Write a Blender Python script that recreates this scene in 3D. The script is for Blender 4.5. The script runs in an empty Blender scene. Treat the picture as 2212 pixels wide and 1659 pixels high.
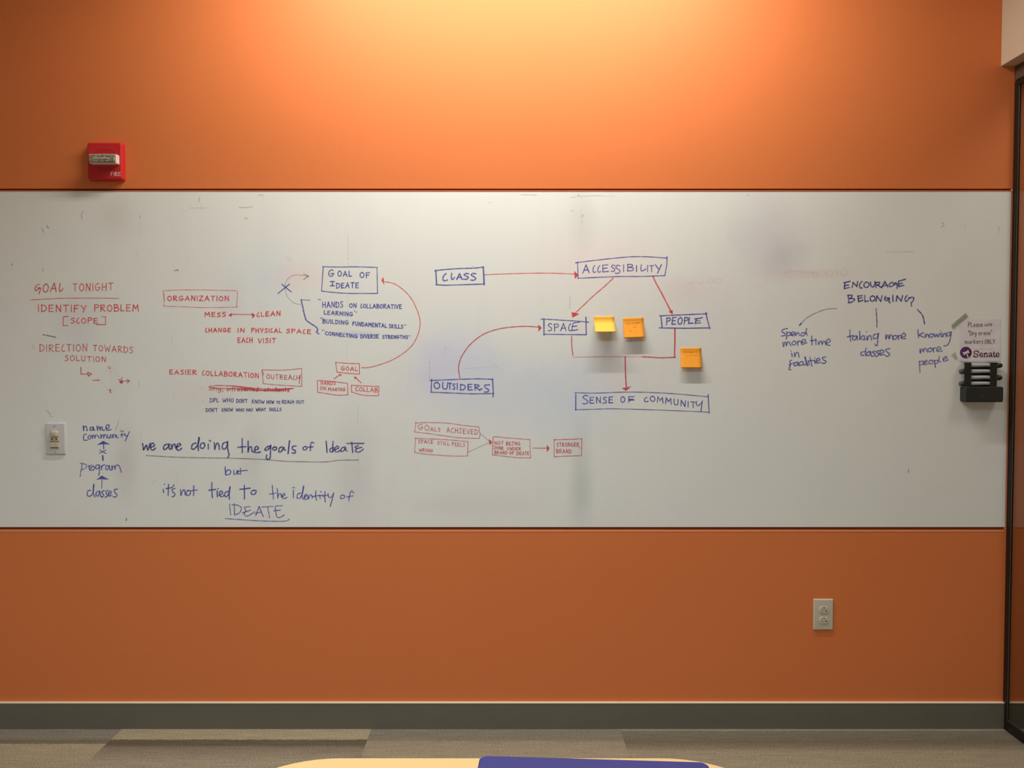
import bpy, bmesh, math, random
from mathutils import Vector, Matrix
random.seed(7)
SC = bpy.context.scene
COL = SC.collection
R = math.radians

# ------------------------------------------------------------------ camera
F = 1750.0; CX = 1106.0; CY = 829.5
D = 2.935; H = 1.357; PITCH = R(1.8)
cam_d = bpy.data.cameras.new('camera'); cam = bpy.data.objects.new('camera', cam_d); COL.objects.link(cam)
cam_d.sensor_fit = 'HORIZONTAL'; cam_d.sensor_width = 36.0; cam_d.lens = F / 2212 * 36.0
cam_d.clip_start = 0.05
cam.location = (0, -D, H); cam.rotation_euler = (math.pi / 2 - PITCH, 0, 0)
SC.camera = cam

# ------------------------------------------------------------------ world, lights, exposure
w = bpy.data.worlds.new('world'); SC.world = w; w.use_nodes = True
bg = w.node_tree.nodes['Background']; bg.inputs[0].default_value = (0.8, 0.75, 0.7, 1); bg.inputs[1].default_value = 0.05
SC.view_settings.view_transform = 'Standard'; SC.view_settings.look = 'None'
SC.view_settings.gamma = 1.0; SC.view_settings.use_curve_mapping = False
SC.view_settings.exposure = 0.06
ZC = 3.02          # ceiling height
WARM = (1.0, 0.95, 0.84)

def area(name, loc, sx, sy, watts, color=WARM, spread=180, tilt=0.0):
    l = bpy.data.lights.new(name, 'AREA'); l.shape = 'RECTANGLE'; l.size = sx; l.size_y = sy
    l.energy = watts; l.color = color; l.spread = R(spread)
    o = bpy.data.objects.new(name, l); COL.objects.link(o); o.location = loc; o.rotation_euler = (tilt, 0, 0)
    return o
WALL_LAMP = ((0.0, -0.50, ZC - 0.006), 1.75, 0.045, 39, (1.0, 0.96, 0.86))
FILL_PANELS = [((-0.6, -2.2, ZC - 0.012), 1.2, 0.5, 30, (0.86, 0.95, 1.0)), ((-0.6, -3.9, ZC - 0.012), 1.2, 0.6, 26, (0.86, 0.95, 1.0)),  # unseen ceiling panels added as fill for the room
          ((2.5, -0.9, ZC - 0.012), 0.5, 0.5, 17, (1.0, 0.93, 0.84))]  # added, unseen: brightens the wall strip behind the glass

# ------------------------------------------------------------------ pixel -> world (2212 x 1659 frame)
def ray(u, v):
    a = (u - CX) / F; b = (CY - v) / F
    c, s = math.cos(PITCH), math.sin(PITCH)
    return Vector((a, c + b * s, -s + b * c))
def W(u, v, y=0.0):                       # point on the plane at world y
    d = ray(u, v); t = (D + y) / d.y
    return Vector((t * d.x, y, H + t * d.z))
def G(u, v, z):                           # point on a horizontal plane
    d = ray(u, v); t = (z - H) / d.z
    return Vector((t * d.x, -D + t * d.y, z))

# ------------------------------------------------------------------ materials
def N(nt, kind, **kw):
    n = nt.nodes.new(kind)
    for k, v in kw.items():
        setattr(n, k, v)
    return n
def mat(name, color, rough=0.5, metal=0.0, spec=0.5, noise=0.0, nscale=20, bump=0.0, bscale=200, coat=0.0, emit=0.0):
    m = bpy.data.materials.new(name); m.use_nodes = True
    nt = m.node_tree; b = nt.nodes['Principled BSDF']; L = nt.links
    b.inputs['Base Color'].default_value = (*color, 1); b.inputs['Roughness'].default_value = rough
    b.inputs['Metallic'].default_value = metal; b.inputs['Specular IOR Level'].default_value = spec
    b.inputs['Coat Weight'].default_value = coat
    if emit:
        b.inputs['Emission Color'].default_value = (*color, 1); b.inputs['Emission Strength'].default_value = emit
    tc = N(nt, 'ShaderNodeTexCoord')
    if noise:
        t = N(nt, 'ShaderNodeTexNoise'); t.inputs['Scale'].default_value = nscale; t.inputs['Detail'].default_value = 6
        L.new(tc.outputs['Object'], t.inputs['Vector'])
        mr = N(nt, 'ShaderNodeMapRange'); mr.inputs['To Min'].default_value = 1 - noise; mr.inputs['To Max'].default_value = 1 + noise
        L.new(t.outputs['Fac'], mr.inputs['Value'])
        mx = N(nt, 'ShaderNodeVectorMath', operation='SCALE'); mx.inputs[0].default_value = color
        L.new(mr.outputs[0], mx.inputs['Scale']); L.new(mx.outputs[0], b.inputs['Base Color'])
    if bump:
        t = N(nt, 'ShaderNodeTexNoise'); t.inputs['Scale'].default_value = bscale; t.inputs['Detail'].default_value = 3
        L.new(tc.outputs['Object'], t.inputs['Vector'])
        bp = N(nt, 'ShaderNodeBump'); bp.inputs['Strength'].default_value = bump; bp.inputs['Distance'].default_value = 0.002
        L.new(t.outputs['Fac'], bp.inputs['Height']); L.new(bp.outputs[0], b.inputs['Normal'])
    return m

ORANGE = (0.76, 0.215, 0.066)
M = {}
M['orange'] = mat('orange_paint', ORANGE, 0.50, spec=0.28, noise=0.03, nscale=3, bump=0.10, bscale=420)
M['orange_trim'] = mat('orange_trim', (0.90, 0.33, 0.15), 0.35, spec=0.5, noise=0.04, nscale=15)  # paler than the wall orange, painting the lit groove edges as light lines
M['groove'] = mat('groove_shade', (0.42, 0.09, 0.03), 0.7, spec=0.2, noise=0.05, nscale=15)  # wall orange darkened, the recess's shade put into the colour
M['beige'] = mat('beige_paint', (0.60, 0.48, 0.36), 0.8, noise=0.03, nscale=6, bump=0.15, bscale=300)
M['ceil'] = mat('ceiling_tile', (0.75, 0.72, 0.66), 0.9, noise=0.04, nscale=60, bump=0.3, bscale=150)
M['plain'] = mat('warm_white_paint', (0.55, 0.50, 0.43), 0.8, noise=0.03, nscale=6, bump=0.1)
M['base'] = mat('rubber_base', (0.160, 0.150, 0.118), 0.55, spec=0.3, noise=0.07, nscale=9, bump=0.08)
M['baselip'] = mat('base_top_edge', (0.86, 0.78, 0.62), 0.6, noise=0.05, nscale=40)
M['bronze'] = mat('dark_bronze', (0.022, 0.016, 0.012), 0.35, metal=0.4, noise=0.1, nscale=30)
M['bronze2'] = mat('pale_bronze', (0.16, 0.15, 0.12), 0.25, metal=0.8, noise=0.1, nscale=30)  # on the jamb this paler metal paints a highlight line
M['header'] = mat('brown_header', (0.10, 0.062, 0.038), 0.6, noise=0.06, nscale=20)
M['red'] = mat('red_plastic', (0.62, 0.022, 0.028), 0.38, spec=0.5, noise=0.03, nscale=30)
M['hole'] = mat('dark_hole', (0.03, 0.003, 0.004), 0.8, noise=0.05)
M['whiteplastic'] = mat('white_plastic', (0.80, 0.78, 0.74), 0.35, noise=0.02, nscale=30)
M['plate'] = mat('plate_white', (0.66, 0.65, 0.68), 0.30, spec=0.6, noise=0.02, nscale=30, coat=0.3)
M['ivory'] = mat('ivory_plastic', (0.60, 0.56, 0.40), 0.35, noise=0.03, nscale=40)
M['outlet'] = mat('almond_plastic', (0.62, 0.58, 0.46), 0.38, noise=0.02, nscale=40)
M['slot'] = mat('slot_dark', (0.02, 0.014, 0.008), 0.7, noise=0.05)
M['slotbrown'] = mat('slot_brown', (0.10, 0.08, 0.05), 0.7, noise=0.05)
M['screw'] = mat('screw_metal', (0.45, 0.44, 0.42), 0.3, metal=0.9, noise=0.05)
M['btn'] = mat('grey_button', (0.13, 0.12, 0.09), 0.5, noise=0.1, nscale=200)
M['note'] = mat('orange_note_paper', (1.0, 0.40, 0.045), 0.75, spec=0.15, noise=0.03, nscale=60)
M['note_lit'] = mat('lit_note_paper', (1.0, 0.56, 0.085), 0.75, spec=0.15, noise=0.03, nscale=60)  # orange note paper yellowed to imitate strong lamplight on the curl
M['pencil'] = mat('faint_brown_ink', (0.42, 0.14, 0.03), 0.8, noise=0.1)
M['black'] = mat('black_foam', (0.020, 0.020, 0.018), 0.75, noise=0.15, nscale=90, bump=0.3, bscale=600)
M['blackpl'] = mat('black_plastic', (0.022, 0.022, 0.021), 0.4, noise=0.08, nscale=60)
M['felt'] = mat('grey_felt', (0.03, 0.03, 0.027), 0.95, noise=0.2, nscale=200, bump=0.5, bscale=900)
M['barrel'] = mat('marker_barrel_grey', (0.42, 0.42, 0.42), 0.45, noise=0.06, nscale=90)
M['capgrey'] = mat('marker_cap_dark', (0.055, 0.055, 0.05), 0.4, noise=0.06, nscale=60)
M['tabletop'] = mat('cream_laminate', (0.62, 0.42, 0.175), 0.5, noise=0.025, nscale=5)
M['tabedge'] = mat('cream_edge_band', (0.80, 0.62, 0.34), 0.5, noise=0.03, nscale=20)
M['steel'] = mat('grey_steel', (0.35, 0.35, 0.36), 0.35, metal=0.9, noise=0.05)
M['bluecase'] = mat('indigo_shell', (0.036, 0.034, 0.165), 0.6, spec=0.2, noise=0.10, nscale=9)
M['rubber'] = mat('black_rubber', (0.02, 0.02, 0.02), 0.8, noise=0.1)
M['firetext'] = mat('white_print', (0.85, 0.75, 0.75), 0.6, noise=0.02)
M['diff'] = mat('lamp_diffuser', (1.0, 0.95, 0.86), 0.6, noise=0.01, emit=0.0)
M['fin'] = mat('dark_lamp_fin', (0.06, 0.055, 0.05), 0.7, noise=0.03)
M['lampframe'] = mat('lamp_frame_white', (0.75, 0.74, 0.72), 0.4, noise=0.02)

def alpha_mat(name, color, alpha, rough=0.6, noise=0.1, attr=False, nscale=300):
    m = bpy.data.materials.new(name); m.use_nodes = True; nt = m.node_tree; L = nt.links
    b = nt.nodes['Principled BSDF']; out = nt.nodes['Material Output']
    b.inputs['Base Color'].default_value = (*color, 1); b.inputs['Roughness'].default_value = rough
    b.inputs['Specular IOR Level'].default_value = 0.25
    tr = N(nt, 'ShaderNodeBsdfTransparent'); mx = N(nt, 'ShaderNodeMixShader')
    tc = N(nt, 'ShaderNodeTexCoord'); t = N(nt, 'ShaderNodeTexNoise'); t.inputs['Scale'].default_value = nscale
    L.new(tc.outputs['Object'], t.inputs['Vector'])
    mr = N(nt, 'ShaderNodeMapRange'); mr.inputs['From Min'].default_value = 0.3; mr.inputs['From Max'].default_value = 0.7
    mr.inputs['To Min'].default_value = 1 - noise * 2; mr.inputs['To Max'].default_value = 1.0
    L.new(t.outputs['Fac'], mr.inputs['Value'])
    ml = N(nt, 'ShaderNodeMath', operation='MULTIPLY'); L.new(mr.outputs[0], ml.inputs[0])
    if attr:
        at = N(nt, 'ShaderNodeAttribute'); at.attribute_name = 'ink'; L.new(at.outputs['Fac'], ml.inputs[1])
    else:
        ml.inputs[1].default_value = alpha
    L.new(ml.outputs[0], mx.inputs[0]); L.new(tr.outputs[0], mx.inputs[1]); L.new(b.outputs[0], mx.inputs[2])
    L.new(mx.outputs[0], out.inputs['Surface'])
    return m
M['ink_red'] = alpha_mat('red_ink', (0.88, 0.075, 0.085), 1, attr=True)
M['ink_pink'] = alpha_mat('crimson_ink', (0.76, 0.085, 0.12), 1, attr=True)
M['ink_blue'] = alpha_mat('blue_ink', (0.095, 0.11, 0.52), 1, attr=True)
M['ink_navy'] = alpha_mat('navy_ink', (0.05, 0.055, 0.33), 1, attr=True)
M['ink_grey'] = alpha_mat('grey_ink', (0.11, 0.10, 0.13), 1, attr=True)
M['ink_dirt'] = alpha_mat('old_dirt', (0.10, 0.09, 0.09), 1, attr=True, noise=0.35)
M['print'] = alpha_mat('sign_print_grey', (0.10, 0.09, 0.12), 1, attr=True, noise=0.05)
M['print_plum'] = alpha_mat('sign_print_plum', (0.11, 0.015, 0.045), 1, attr=True, noise=0.05)
M['tape'] = alpha_mat('frosted_tape', (0.42, 0.42, 0.38), 0.5, rough=0.35, noise=0.1)
M['tape2'] = alpha_mat('frosted_tape_pale', (0.50, 0.49, 0.46), 0.35, rough=0.35, noise=0.1)
M['paper'] = alpha_mat('thin_white_paper', (0.93, 0.90, 0.97), 0.90, rough=0.5, noise=0.06, nscale=30)

def glass_mat(name, tint, rough=0.02, ior=1.5):
    m = bpy.data.materials.new(name); m.use_nodes = True; nt = m.node_tree; L = nt.links
    nt.nodes.remove(nt.nodes['Principled BSDF']); out = nt.nodes['Material Output']
    tr = N(nt, 'ShaderNodeBsdfTransparent'); tr.inputs[0].default_value = (*tint, 1)
    gl = N(nt, 'ShaderNodeBsdfGlossy'); gl.inputs['Roughness'].default_value = rough
    fr = N(nt, 'ShaderNodeFresnel'); ge = N(nt, 'ShaderNodeNewGeometry'); io = N(nt, 'ShaderNodeMapRange'); io.inputs['To Min'].default_value = ior; io.inputs['To Max'].default_value = 1 / ior
    L.new(ge.outputs['Backfacing'], io.inputs['Value']); L.new(io.outputs[0], fr.inputs['IOR'])
    mx = N(nt, 'ShaderNodeMixShader'); L.new(fr.outputs[0], mx.inputs[0]); L.new(tr.outputs[0], mx.inputs[1]); L.new(gl.outputs[0], mx.inputs[2])
    L.new(mx.outputs[0], out.inputs['Surface'])
    return m
M['glass'] = glass_mat('tinted_glass', (0.72, 0.71, 0.69))
M['lens'] = glass_mat('clear_lens', (0.90, 0.90, 0.88), 0.08)

def strobe_mat():
    m = bpy.data.materials.new('strobe_reflector'); m.use_nodes = True; nt = m.node_tree; L = nt.links
    b = nt.nodes['Principled BSDF']; b.inputs['Metallic'].default_value = 0.85; b.inputs['Roughness'].default_value = 0.22
    tc = N(nt, 'ShaderNodeTexCoord'); v = N(nt, 'ShaderNodeTexVoronoi'); v.inputs['Scale'].default_value = 75
    L.new(tc.outputs['Object'], v.inputs['Vector'])
    bp = N(nt, 'ShaderNodeBump'); bp.inputs['Strength'].default_value = 1.0; bp.inputs['Distance'].default_value = 0.006
    L.new(v.outputs['Distance'], bp.inputs['Height']); L.new(bp.outputs[0], b.inputs['Normal'])
    b.inputs['Base Color'].default_value = (0.75, 0.72, 0.62, 1)
    return m
M['strobe'] = strobe_mat()

def board_mat():
    m = bpy.data.materials.new('whiteboard_laminate'); m.use_nodes = True; nt = m.node_tree; L = nt.links
    b = nt.nodes['Principled BSDF']; b.inputs['Roughness'].default_value = 0.33; b.inputs['Specular IOR Level'].default_value = 0.45
    tc = N(nt, 'ShaderNodeTexCoord'); geo = N(nt, 'ShaderNodeNewGeometry')
    P = geo.outputs['Position']
    def noise(scale, det=5, rough=0.6, vec=None):
        t = N(nt, 'ShaderNodeTexNoise'); t.inputs['Scale'].default_value = scale; t.inputs['Detail'].default_value = det
        t.inputs['Roughness'].default_value = rough; L.new(vec or P, t.inputs['Vector']); return t
    def mix(fac, a, col):
        x = N(nt, 'ShaderNodeMix', data_type='RGBA'); L.new(fac, x.inputs[0])
        if isinstance(a, tuple): x.inputs[6].default_value = (*a, 1)
        else: L.new(a, x.inputs[6])
        x.inputs[7].default_value = (*col, 1); return x.outputs[2]
    def math_(op, a, c):
        x = N(nt, 'ShaderNodeMath', operation=op); L.new(a, x.inputs[0])
        if isinstance(c, float): x.inputs[1].default_value = c
        else: L.new(c, x.inputs[1])
        return x.outputs[0]
    def rng(v, a, bb, lo, hi):
        x = N(nt, 'ShaderNodeMapRange'); x.interpolation_type = 'SMOOTHSTEP'
        x.inputs['From Min'].default_value = a; x.inputs['From Max'].default_value = bb
        x.inputs['To Min'].default_value = lo; x.inputs['To Max'].default_value = hi; L.new(v, x.inputs['Value']); return x.outputs[0]
    c = (0.885, 0.91, 0.90)
    n1 = noise(1.7); n2 = noise(3.1); n3 = noise(9)
    # smeared residue of wiped marker, tall wiping strokes
    mp = N(nt, 'ShaderNodeMapping'); mp.inputs['Scale'].default_value = (6.0, 1, 1.4); L.new(P, mp.inputs['Vector'])
    n4 = noise(1.0, 6, 0.65, mp.outputs[0])
    cur = mix(rng(n1.outputs['Fac'], 0.48, 0.72, 0, 0.35), c, (0.83, 0.785, 0.82))
    cur = mix(rng(n2.outputs['Fac'], 0.52, 0.75, 0, 0.30), cur, (0.79, 0.87, 0.83))
    cur = mix(rng(n4.outputs['Fac'], 0.50, 0.80, 0, 0.30), cur, (0.79, 0.79, 0.82))
    blots = [(1655, 515, 70, 75, (0.66, 0.62, 0.78), .36), (1690, 560, 45, 40, (0.60, 0.55, 0.68), .35), (985, 790, 95, 75, (0.66, 0.71, 0.98), .55),
             (1110, 830, 110, 60, (0.68, 0.78, 0.93), .45), (1240, 860, 90, 90, (0.62, 0.75, 0.97), .45), (1256, 1040, 24, 110, (0.45, 0.55, 0.56), .40),
             (645, 600, 55, 28, (0.98, 0.72, 0.74), .42), (1290, 565, 130, 60, (1.0, 0.84, 0.86), .5), (1480, 625, 55, 30, (0.86, 0.66, 0.72), .36),
             (1740, 592, 80, 10, (0.90, 0.66, 0.68), .40), (575, 600, 50, 60, (0.72, 0.82, 0.98), .36), (500, 640, 30, 50, (0.70, 0.68, 0.82), .30),
             (940, 800, 30, 60, (0.72, 0.70, 0.95), .35), (765, 1010, 42, 120, (0.62, 0.58, 0.60), .30), (270, 1000, 26, 70, (0.60, 0.54, 0.56), .34),
             (170, 690, 50, 60, (0.66, 0.60, 0.72), .30), (1258, 480, 26, 60, (0.66, 0.66, 0.64), .35), (545, 990, 26, 60, (0.58, 0.60, 0.62), .28),
             (770, 722, 45, 6, (0.45, 0.55, 0.86), .45), (250, 470, 40, 40, (0.66, 0.62, 0.56), .28), (1010, 1090, 120, 30, (0.72, 0.62, 0.66), .22),
             (1060, 880, 150, 70, (0.72, 0.78, 0.92), .35), (1350, 800, 130, 60, (0.74, 0.70, 0.76), .25), (440, 860, 90, 50, (0.74, 0.66, 0.68), .25)]
    for (u, v, ru, rv, col, s) in blots:
        p = W(u, v); k = D / F
        vm = N(nt, 'ShaderNodeVectorMath', operation='SUBTRACT'); L.new(P, vm.inputs[0]); vm.inputs[1].default_value = (p.x, 0, p.z)
        v2 = N(nt, 'ShaderNodeVectorMath', operation='MULTIPLY'); L.new(vm.outputs[0], v2.inputs[0]); v2.inputs[1].default_value = (1 / (ru * k * 1.7), 0, 1 / (rv * k * 1.7))
        ln = N(nt, 'ShaderNodeVectorMath', operation='LENGTH'); L.new(v2.outputs[0], ln.inputs[0])
        dd = math_('ADD', ln.outputs['Value'], math_('MULTIPLY', n3.outputs['Fac'], 0.5))
        cur = mix(rng(dd, 0.25, 1.25, s, 0.0), cur, col)
    L.new(cur, b.inputs['Base Color'])
    bp = N(nt, 'ShaderNodeBump'); bp.inputs['Strength'].default_value = 0.04; bp.inputs['Distance'].default_value = 0.002
    L.new(noise(6).outputs['Fac'], bp.inputs['Height']); L.new(bp.outputs[0], b.inputs['Normal'])
    return m
M['board'] = board_mat()

def carpet_mat(name, stops):               # stripes across the tile, measured in metres from the tile's wall-side edge
    m = bpy.data.materials.new(name); m.use_nodes = True; nt = m.node_tree; L = nt.links
    b = nt.nodes['Principled BSDF']; b.inputs['Roughness'].default_value = 0.95; b.inputs['Specular IOR Level'].default_value = 0.1
    tc = N(nt, 'ShaderNodeTexCoord'); sp = N(nt, 'ShaderNodeSeparateXYZ'); L.new(tc.outputs['Object'], sp.inputs[0])
    geo = N(nt, 'ShaderNodeNewGeometry'); P = geo.outputs['Position']
    def noise(scale, vs, det=4):
        mp = N(nt, 'ShaderNodeMapping'); mp.inputs['Scale'].default_value = vs; L.new(P, mp.inputs['Vector'])
        t = N(nt, 'ShaderNodeTexNoise'); t.inputs['Scale'].default_value = scale; t.inputs['Detail'].default_value = det; t.inputs['Roughness'].default_value = 0.7
        L.new(mp.outputs[0], t.inputs['Vector']); return t.outputs['Fac']
    jag = noise(60, (1, 1, 1)); streak = noise(1.0, (7, 190, 1), 5); tuft = noise(330, (1, 1, 1), 3); speck = noise(1.0, (150, 420, 1), 2)
    def mth(op, a, c):
        x = N(nt, 'ShaderNodeMath', operation=op)
        for i, q in enumerate((a, c)):
            if isinstance(q, (int, float)): x.inputs[i].default_value = q
            else: L.new(q, x.inputs[i])
        return x.outputs[0]
    y = mth('MULTIPLY', sp.outputs['Y'], -1 / 0.914)
    y = mth('ADD', y, mth('MULTIPLY', mth('SUBTRACT', jag, 0.5), 0.022))
    rp = N(nt, 'ShaderNodeValToRGB'); L.new(y, rp.inputs[0]); cr = rp.color_ramp
    cr.elements[0].position = stops[0][0] / 0.914; cr.elements[0].color = (*stops[0][1], 1)
    cr.elements[1].position = stops[-1][0] / 0.914; cr.elements[1].color = (*stops[-1][1], 1)
    for (pp, c) in stops[1:-1]:
        e = cr.elements.new(pp / 0.914); e.color = (*c, 1)
    def rng(v, lo, hi, a=0.3, bb=0.7):
        x = N(nt, 'ShaderNodeMapRange'); x.inputs['From Min'].default_value = a; x.inputs['From Max'].default_value = bb
        x.inputs['To Min'].default_value = lo; x.inputs['To Max'].default_value = hi; L.new(v, x.inputs['Value']); return x.outputs[0]
    f = mth('MULTIPLY', rng(streak, 0.76, 1.24), mth('MULTIPLY', rng(tuft, 0.62, 1.38), rng(speck, 0.60, 1.40)))
    sc = N(nt, 'ShaderNodeVectorMath', operation='SCALE'); L.new(rp.outputs[0], sc.inputs[0]); L.new(f, sc.inputs['Scale'])
    L.new(sc.outputs[0], b.inputs['Base Color'])
    bp = N(nt, 'ShaderNodeBump'); bp.inputs['Strength'].default_value = 0.8; bp.inputs['Distance'].default_value = 0.004
    L.new(tuft, bp.inputs['Height']); L.new(bp.outputs[0], b.inputs['Normal'])
    return m
LT = (0.42, 0.355, 0.235); MD = (0.31, 0.262, 0.185); GY = (0.27, 0.243, 0.19); DK = (0.15, 0.122, 0.082)
M['carpet'] = [
    carpet_mat('carpet_stripes', [(0, GY), (.075, GY), (.10, (0.20, .17, .125)), (.118, (0.21, .18, .13)), (.125, LT), (.5, MD), (.9, LT)]),
    carpet_mat('carpet_light_band', [(0, LT), (.088, LT), (.092, DK), (.13, DK), (.15, (0.24, .205, .15)), (.25, (.36, .31, .22)), (.6, GY), (.9, MD)]),
    carpet_mat('carpet_grey_band', [(0, (0.25, .225, .175)), (.09, (0.24, .21, .155)), (.11, (.33, .28, .20)), (.27, (.37, .315, .215)), (.7, DK), (.9, GY)]),
    carpet_mat('carpet_dark_band', [(0, (.33, .31, .25)), (.018, (.31, .29, .23)), (.024, (.215, .185, .14)), (.11, (.18, .15, .105)), (.15, (.24, .205, .15)), (.18, (.33, .285, .20)), (.9, LT)]),
]

# ------------------------------------------------------------------ object helpers
def wloc(o):
    v = Vector((0, 0, 0))
    while o is not None:
        v += o.location; o = o.parent
    return v
def link(name, bm, m, parent=None, smooth=False, label=None):
    me = bpy.data.meshes.new(name)
    if parent is not None: bmesh.ops.translate(bm, vec=-wloc(parent), verts=bm.verts)
    bmesh.ops.recalc_face_normals(bm, faces=bm.faces) if not getattr(bm, '_flat', False) else None
    bm.to_mesh(me); bm.free()
    for p in me.polygons: p.use_smooth = smooth
    o = bpy.data.objects.new(name, me); COL.objects.link(o)
    if m is not None: me.materials.append(m)
    if parent is not None: o.parent = parent
    if label: o['label'] = label
    return o
def thing(name, label, cat, loc, group=None):
    o = bpy.data.objects.new(name, None); COL.objects.link(o); o.location = loc; o.empty_display_size = 0.05
    o['label'] = label; o['category'] = cat
    if group: o['group'] = group
    return o
def tag(o, label, cat, group=None):
    o['label'] = label; o['category'] = cat
    if group: o['group'] = group
    return o
def recenter(o):                          # put the origin of a single-mesh thing at its centre
    me = o.data; c = sum((v.co for v in me.vertices), Vector()) / len(me.vertices)
    me.transform(Matrix.Translation(-c)); o.location = o.location + c
    return o
def struct(o):
    o['kind'] = 'structure'; return o
def box(bm, x0, x1, y0, y1, z0, z1, bev=0.0, seg=2):
    r = bmesh.ops.create_cube(bm, size=1.0); vs = r['verts']
    for v in vs:
        v.co = Vector(((x0 + x1) / 2 + v.co.x * (x1 - x0), (y0 + y1) / 2 + v.co.y * (y1 - y0), (z0 + z1) / 2 + v.co.z * (z1 - z0)))
    if bev:
        es = list({e for v in vs for e in v.link_edges})
        bmesh.ops.bevel(bm, geom=es, offset=bev, segments=seg, affect='EDGES', profile=0.5)
    return bm
def newbox(*a, **k): return box(bmesh.new(), *a, **k)
def outline(pts):                          # closed 2D outline list
    return pts
def rrect(x0, x1, z0, z1, r, n=6):
    pts = []
    for (cx, cz, a0) in ((x1 - r, z1 - r, 0), (x0 + r, z1 - r, 90), (x0 + r, z0 + r, 180), (x1 - r, z0 + r, 270)):
        for i in range(n + 1):
            a = R(a0 + 90 * i / n); pts.append((cx + r * math.cos(a), cz + r * math.sin(a)))
    return pts
def prism_y(bm, pts, y0, y1, bev=0.0, seg=3):   # outline in XZ extruded from y0 (back) to y1 (front, smaller y), front edge bevelled
    n = len(pts)
    cx = sum(p[0] for p in pts) / n; cz = sum(p[1] for p in pts) / n
    ext_x = max(abs(p[0] - cx) for p in pts); ext_z = max(abs(p[1] - cz) for p in pts)
    rings = [[bm.verts.new((p[0], y0, p[1])) for p in pts]]
    prof = [(0, 0)] if not bev else [(bev * (1 - math.cos(R(90 * i / seg))), bev * (1 - math.sin(R(90 * i / seg)))) for i in range(seg + 1)]
    for (ins, dep) in prof:
        sx = 1 - ins / ext_x; sz = 1 - ins / ext_z
        rings.append([bm.verts.new((cx + (p[0] - cx) * sx, y1 + dep, cz + (p[1] - cz) * sz)) for p in pts])
    for a, b in zip(rings, rings[1:]):
        for i in range(n): bm.faces.new((a[i], a[(i + 1) % n], b[(i + 1) % n], b[i]))
    bm.faces.new(rings[0]); bm.faces.new(rings[-1][::-1])
    return bm
def prism_z(bm, pts, z0, z1, bev=0.0):
    n = len(pts); cx = sum(p[0] for p in pts) / n; cy = sum(p[1] for p in pts) / n
    lv = [(z0 + bev, 0), (z1 - bev, 0)] if bev else [(z0, 0), (z1, 0)]
    if bev: lv = [(z0, bev)] + lv + [(z1, bev)]
    ex = max(abs(p[0] - cx) for p in pts); ey = max(abs(p[1] - cy) for p in pts)
    rings = [[bm.verts.new((cx + (p[0] - cx) * (1 - i / ex), cy + (p[1] - cy) * (1 - i / ey), z)) for p in pts] for z, i in lv]
    for a, b in zip(rings, rings[1:]):
        for i in range(n): bm.faces.new((a[i], a[(i + 1) % n], b[(i + 1) % n], b[i]))
    bm.faces.new(rings[0][::-1]); bm.faces.new(rings[-1])
    return bm
def cyl(bm, p0, p1, r0, r1=None, n=20, bev=0.0):
    p0 = Vector(p0); p1 = Vector(p1); r1 = r0 if r1 is None else r1
    d = (p1 - p0); Lh = d.length; d.normalize()
    q = d.to_track_quat('Z', 'Y')
    prof = [(0, r0), (Lh, r1)] if not bev else [(0, r0 - bev), (bev * .3, r0 - bev * .3), (bev, r0), (Lh - bev, r1), (Lh - bev * .3, r1 - bev * .3), (Lh, r1 - bev)]
    rings = [[bm.verts.new(p0 + q @ Vector((r * math.cos(2 * math.pi * i / n), r * math.sin(2 * math.pi * i / n), z))) for i in range(n)] for z, r in prof]
    for a, b in zip(rings, rings[1:]):
        for i in range(n): bm.faces.new((a[i], a[(i + 1) % n], b[(i + 1) % n], b[i]))
    bm.faces.new(rings[0][::-1]); bm.faces.new(rings[-1])
    return bm

# ------------------------------------------------------------------ room shell
ZT = (W(1106, 413).z); ZB = W(1106, 1138.5).z         # whiteboard top and bottom
XW = W(2184, 415).x                                    # whiteboard right end
XG = W(2188, 400).x                                    # plane of the glass partition
XL, XR, YB = -2.9, 3.2, -5.0
wall = struct(bpy.data.objects.new('wall_back', None)); COL.objects.link(wall)
GT = W(1106, 407.5).z; GB = W(1106, 1144.5).z          # panel edges beside the grooves
link('upper_panel', newbox(XL, XG, 0, 0.05, GT, ZC, bev=0.0012, seg=2), M['orange'], wall)
link('lower_panel', newbox(XL, XG, 0, 0.05, 0, GB - .0056, bev=0.0004, seg=1), M['orange'], wall)
link('groove_backing', newbox(XL, XG, 0.014, 0.05, GB - .0055, GT - .0005), M['groove'], wall)
link('end_panel', newbox(XG + .001, XR, 0, 0.05, 0, ZC), M['orange'], wall)
# painted end strip between board and partition frame
link('end_strip', newbox(XW + 0.0006, XG, -0.001, 0.0135, GB + .0006, GT - .0006, bev=0.001), M['orange_trim'], wall)
def wedge(x0, x1, yb, yf, zlo, zmid, zhi):   # strip whose top edge is chamfered up and back
    bm = bmesh.new(); sec = [(yb, zlo), (yf, zlo), (yf, zmid), (yb, zhi)]
    A = [bm.verts.new((x0, y, z)) for y, z in sec]; B = [bm.verts.new((x1, y, z)) for y, z in sec]
    for i in range(4): bm.faces.new((A[i], A[(i + 1) % 4], B[(i + 1) % 4], B[i]))
    bm.faces.new(A[::-1]); bm.faces.new(B); return bm
struct(link('trim_1', wedge(XL, XW, 0.008, -0.0035, ZT - .0002, ZT + .0006, ZT + .0046), M['orange_trim']))
struct(link('trim_2', wedge(XL, XG - .0002, 0.011, -0.0010, GB - .0055, GB - .0050, GB + .0012), M['orange_trim']))
struct(link('wall_left', newbox(XL - .1, XL, YB, 0.0, 0, ZC), M['plain']))
struct(link('wall_front', newbox(XL, XR, YB - .1, YB, 0, ZC), M['plain']))
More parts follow.
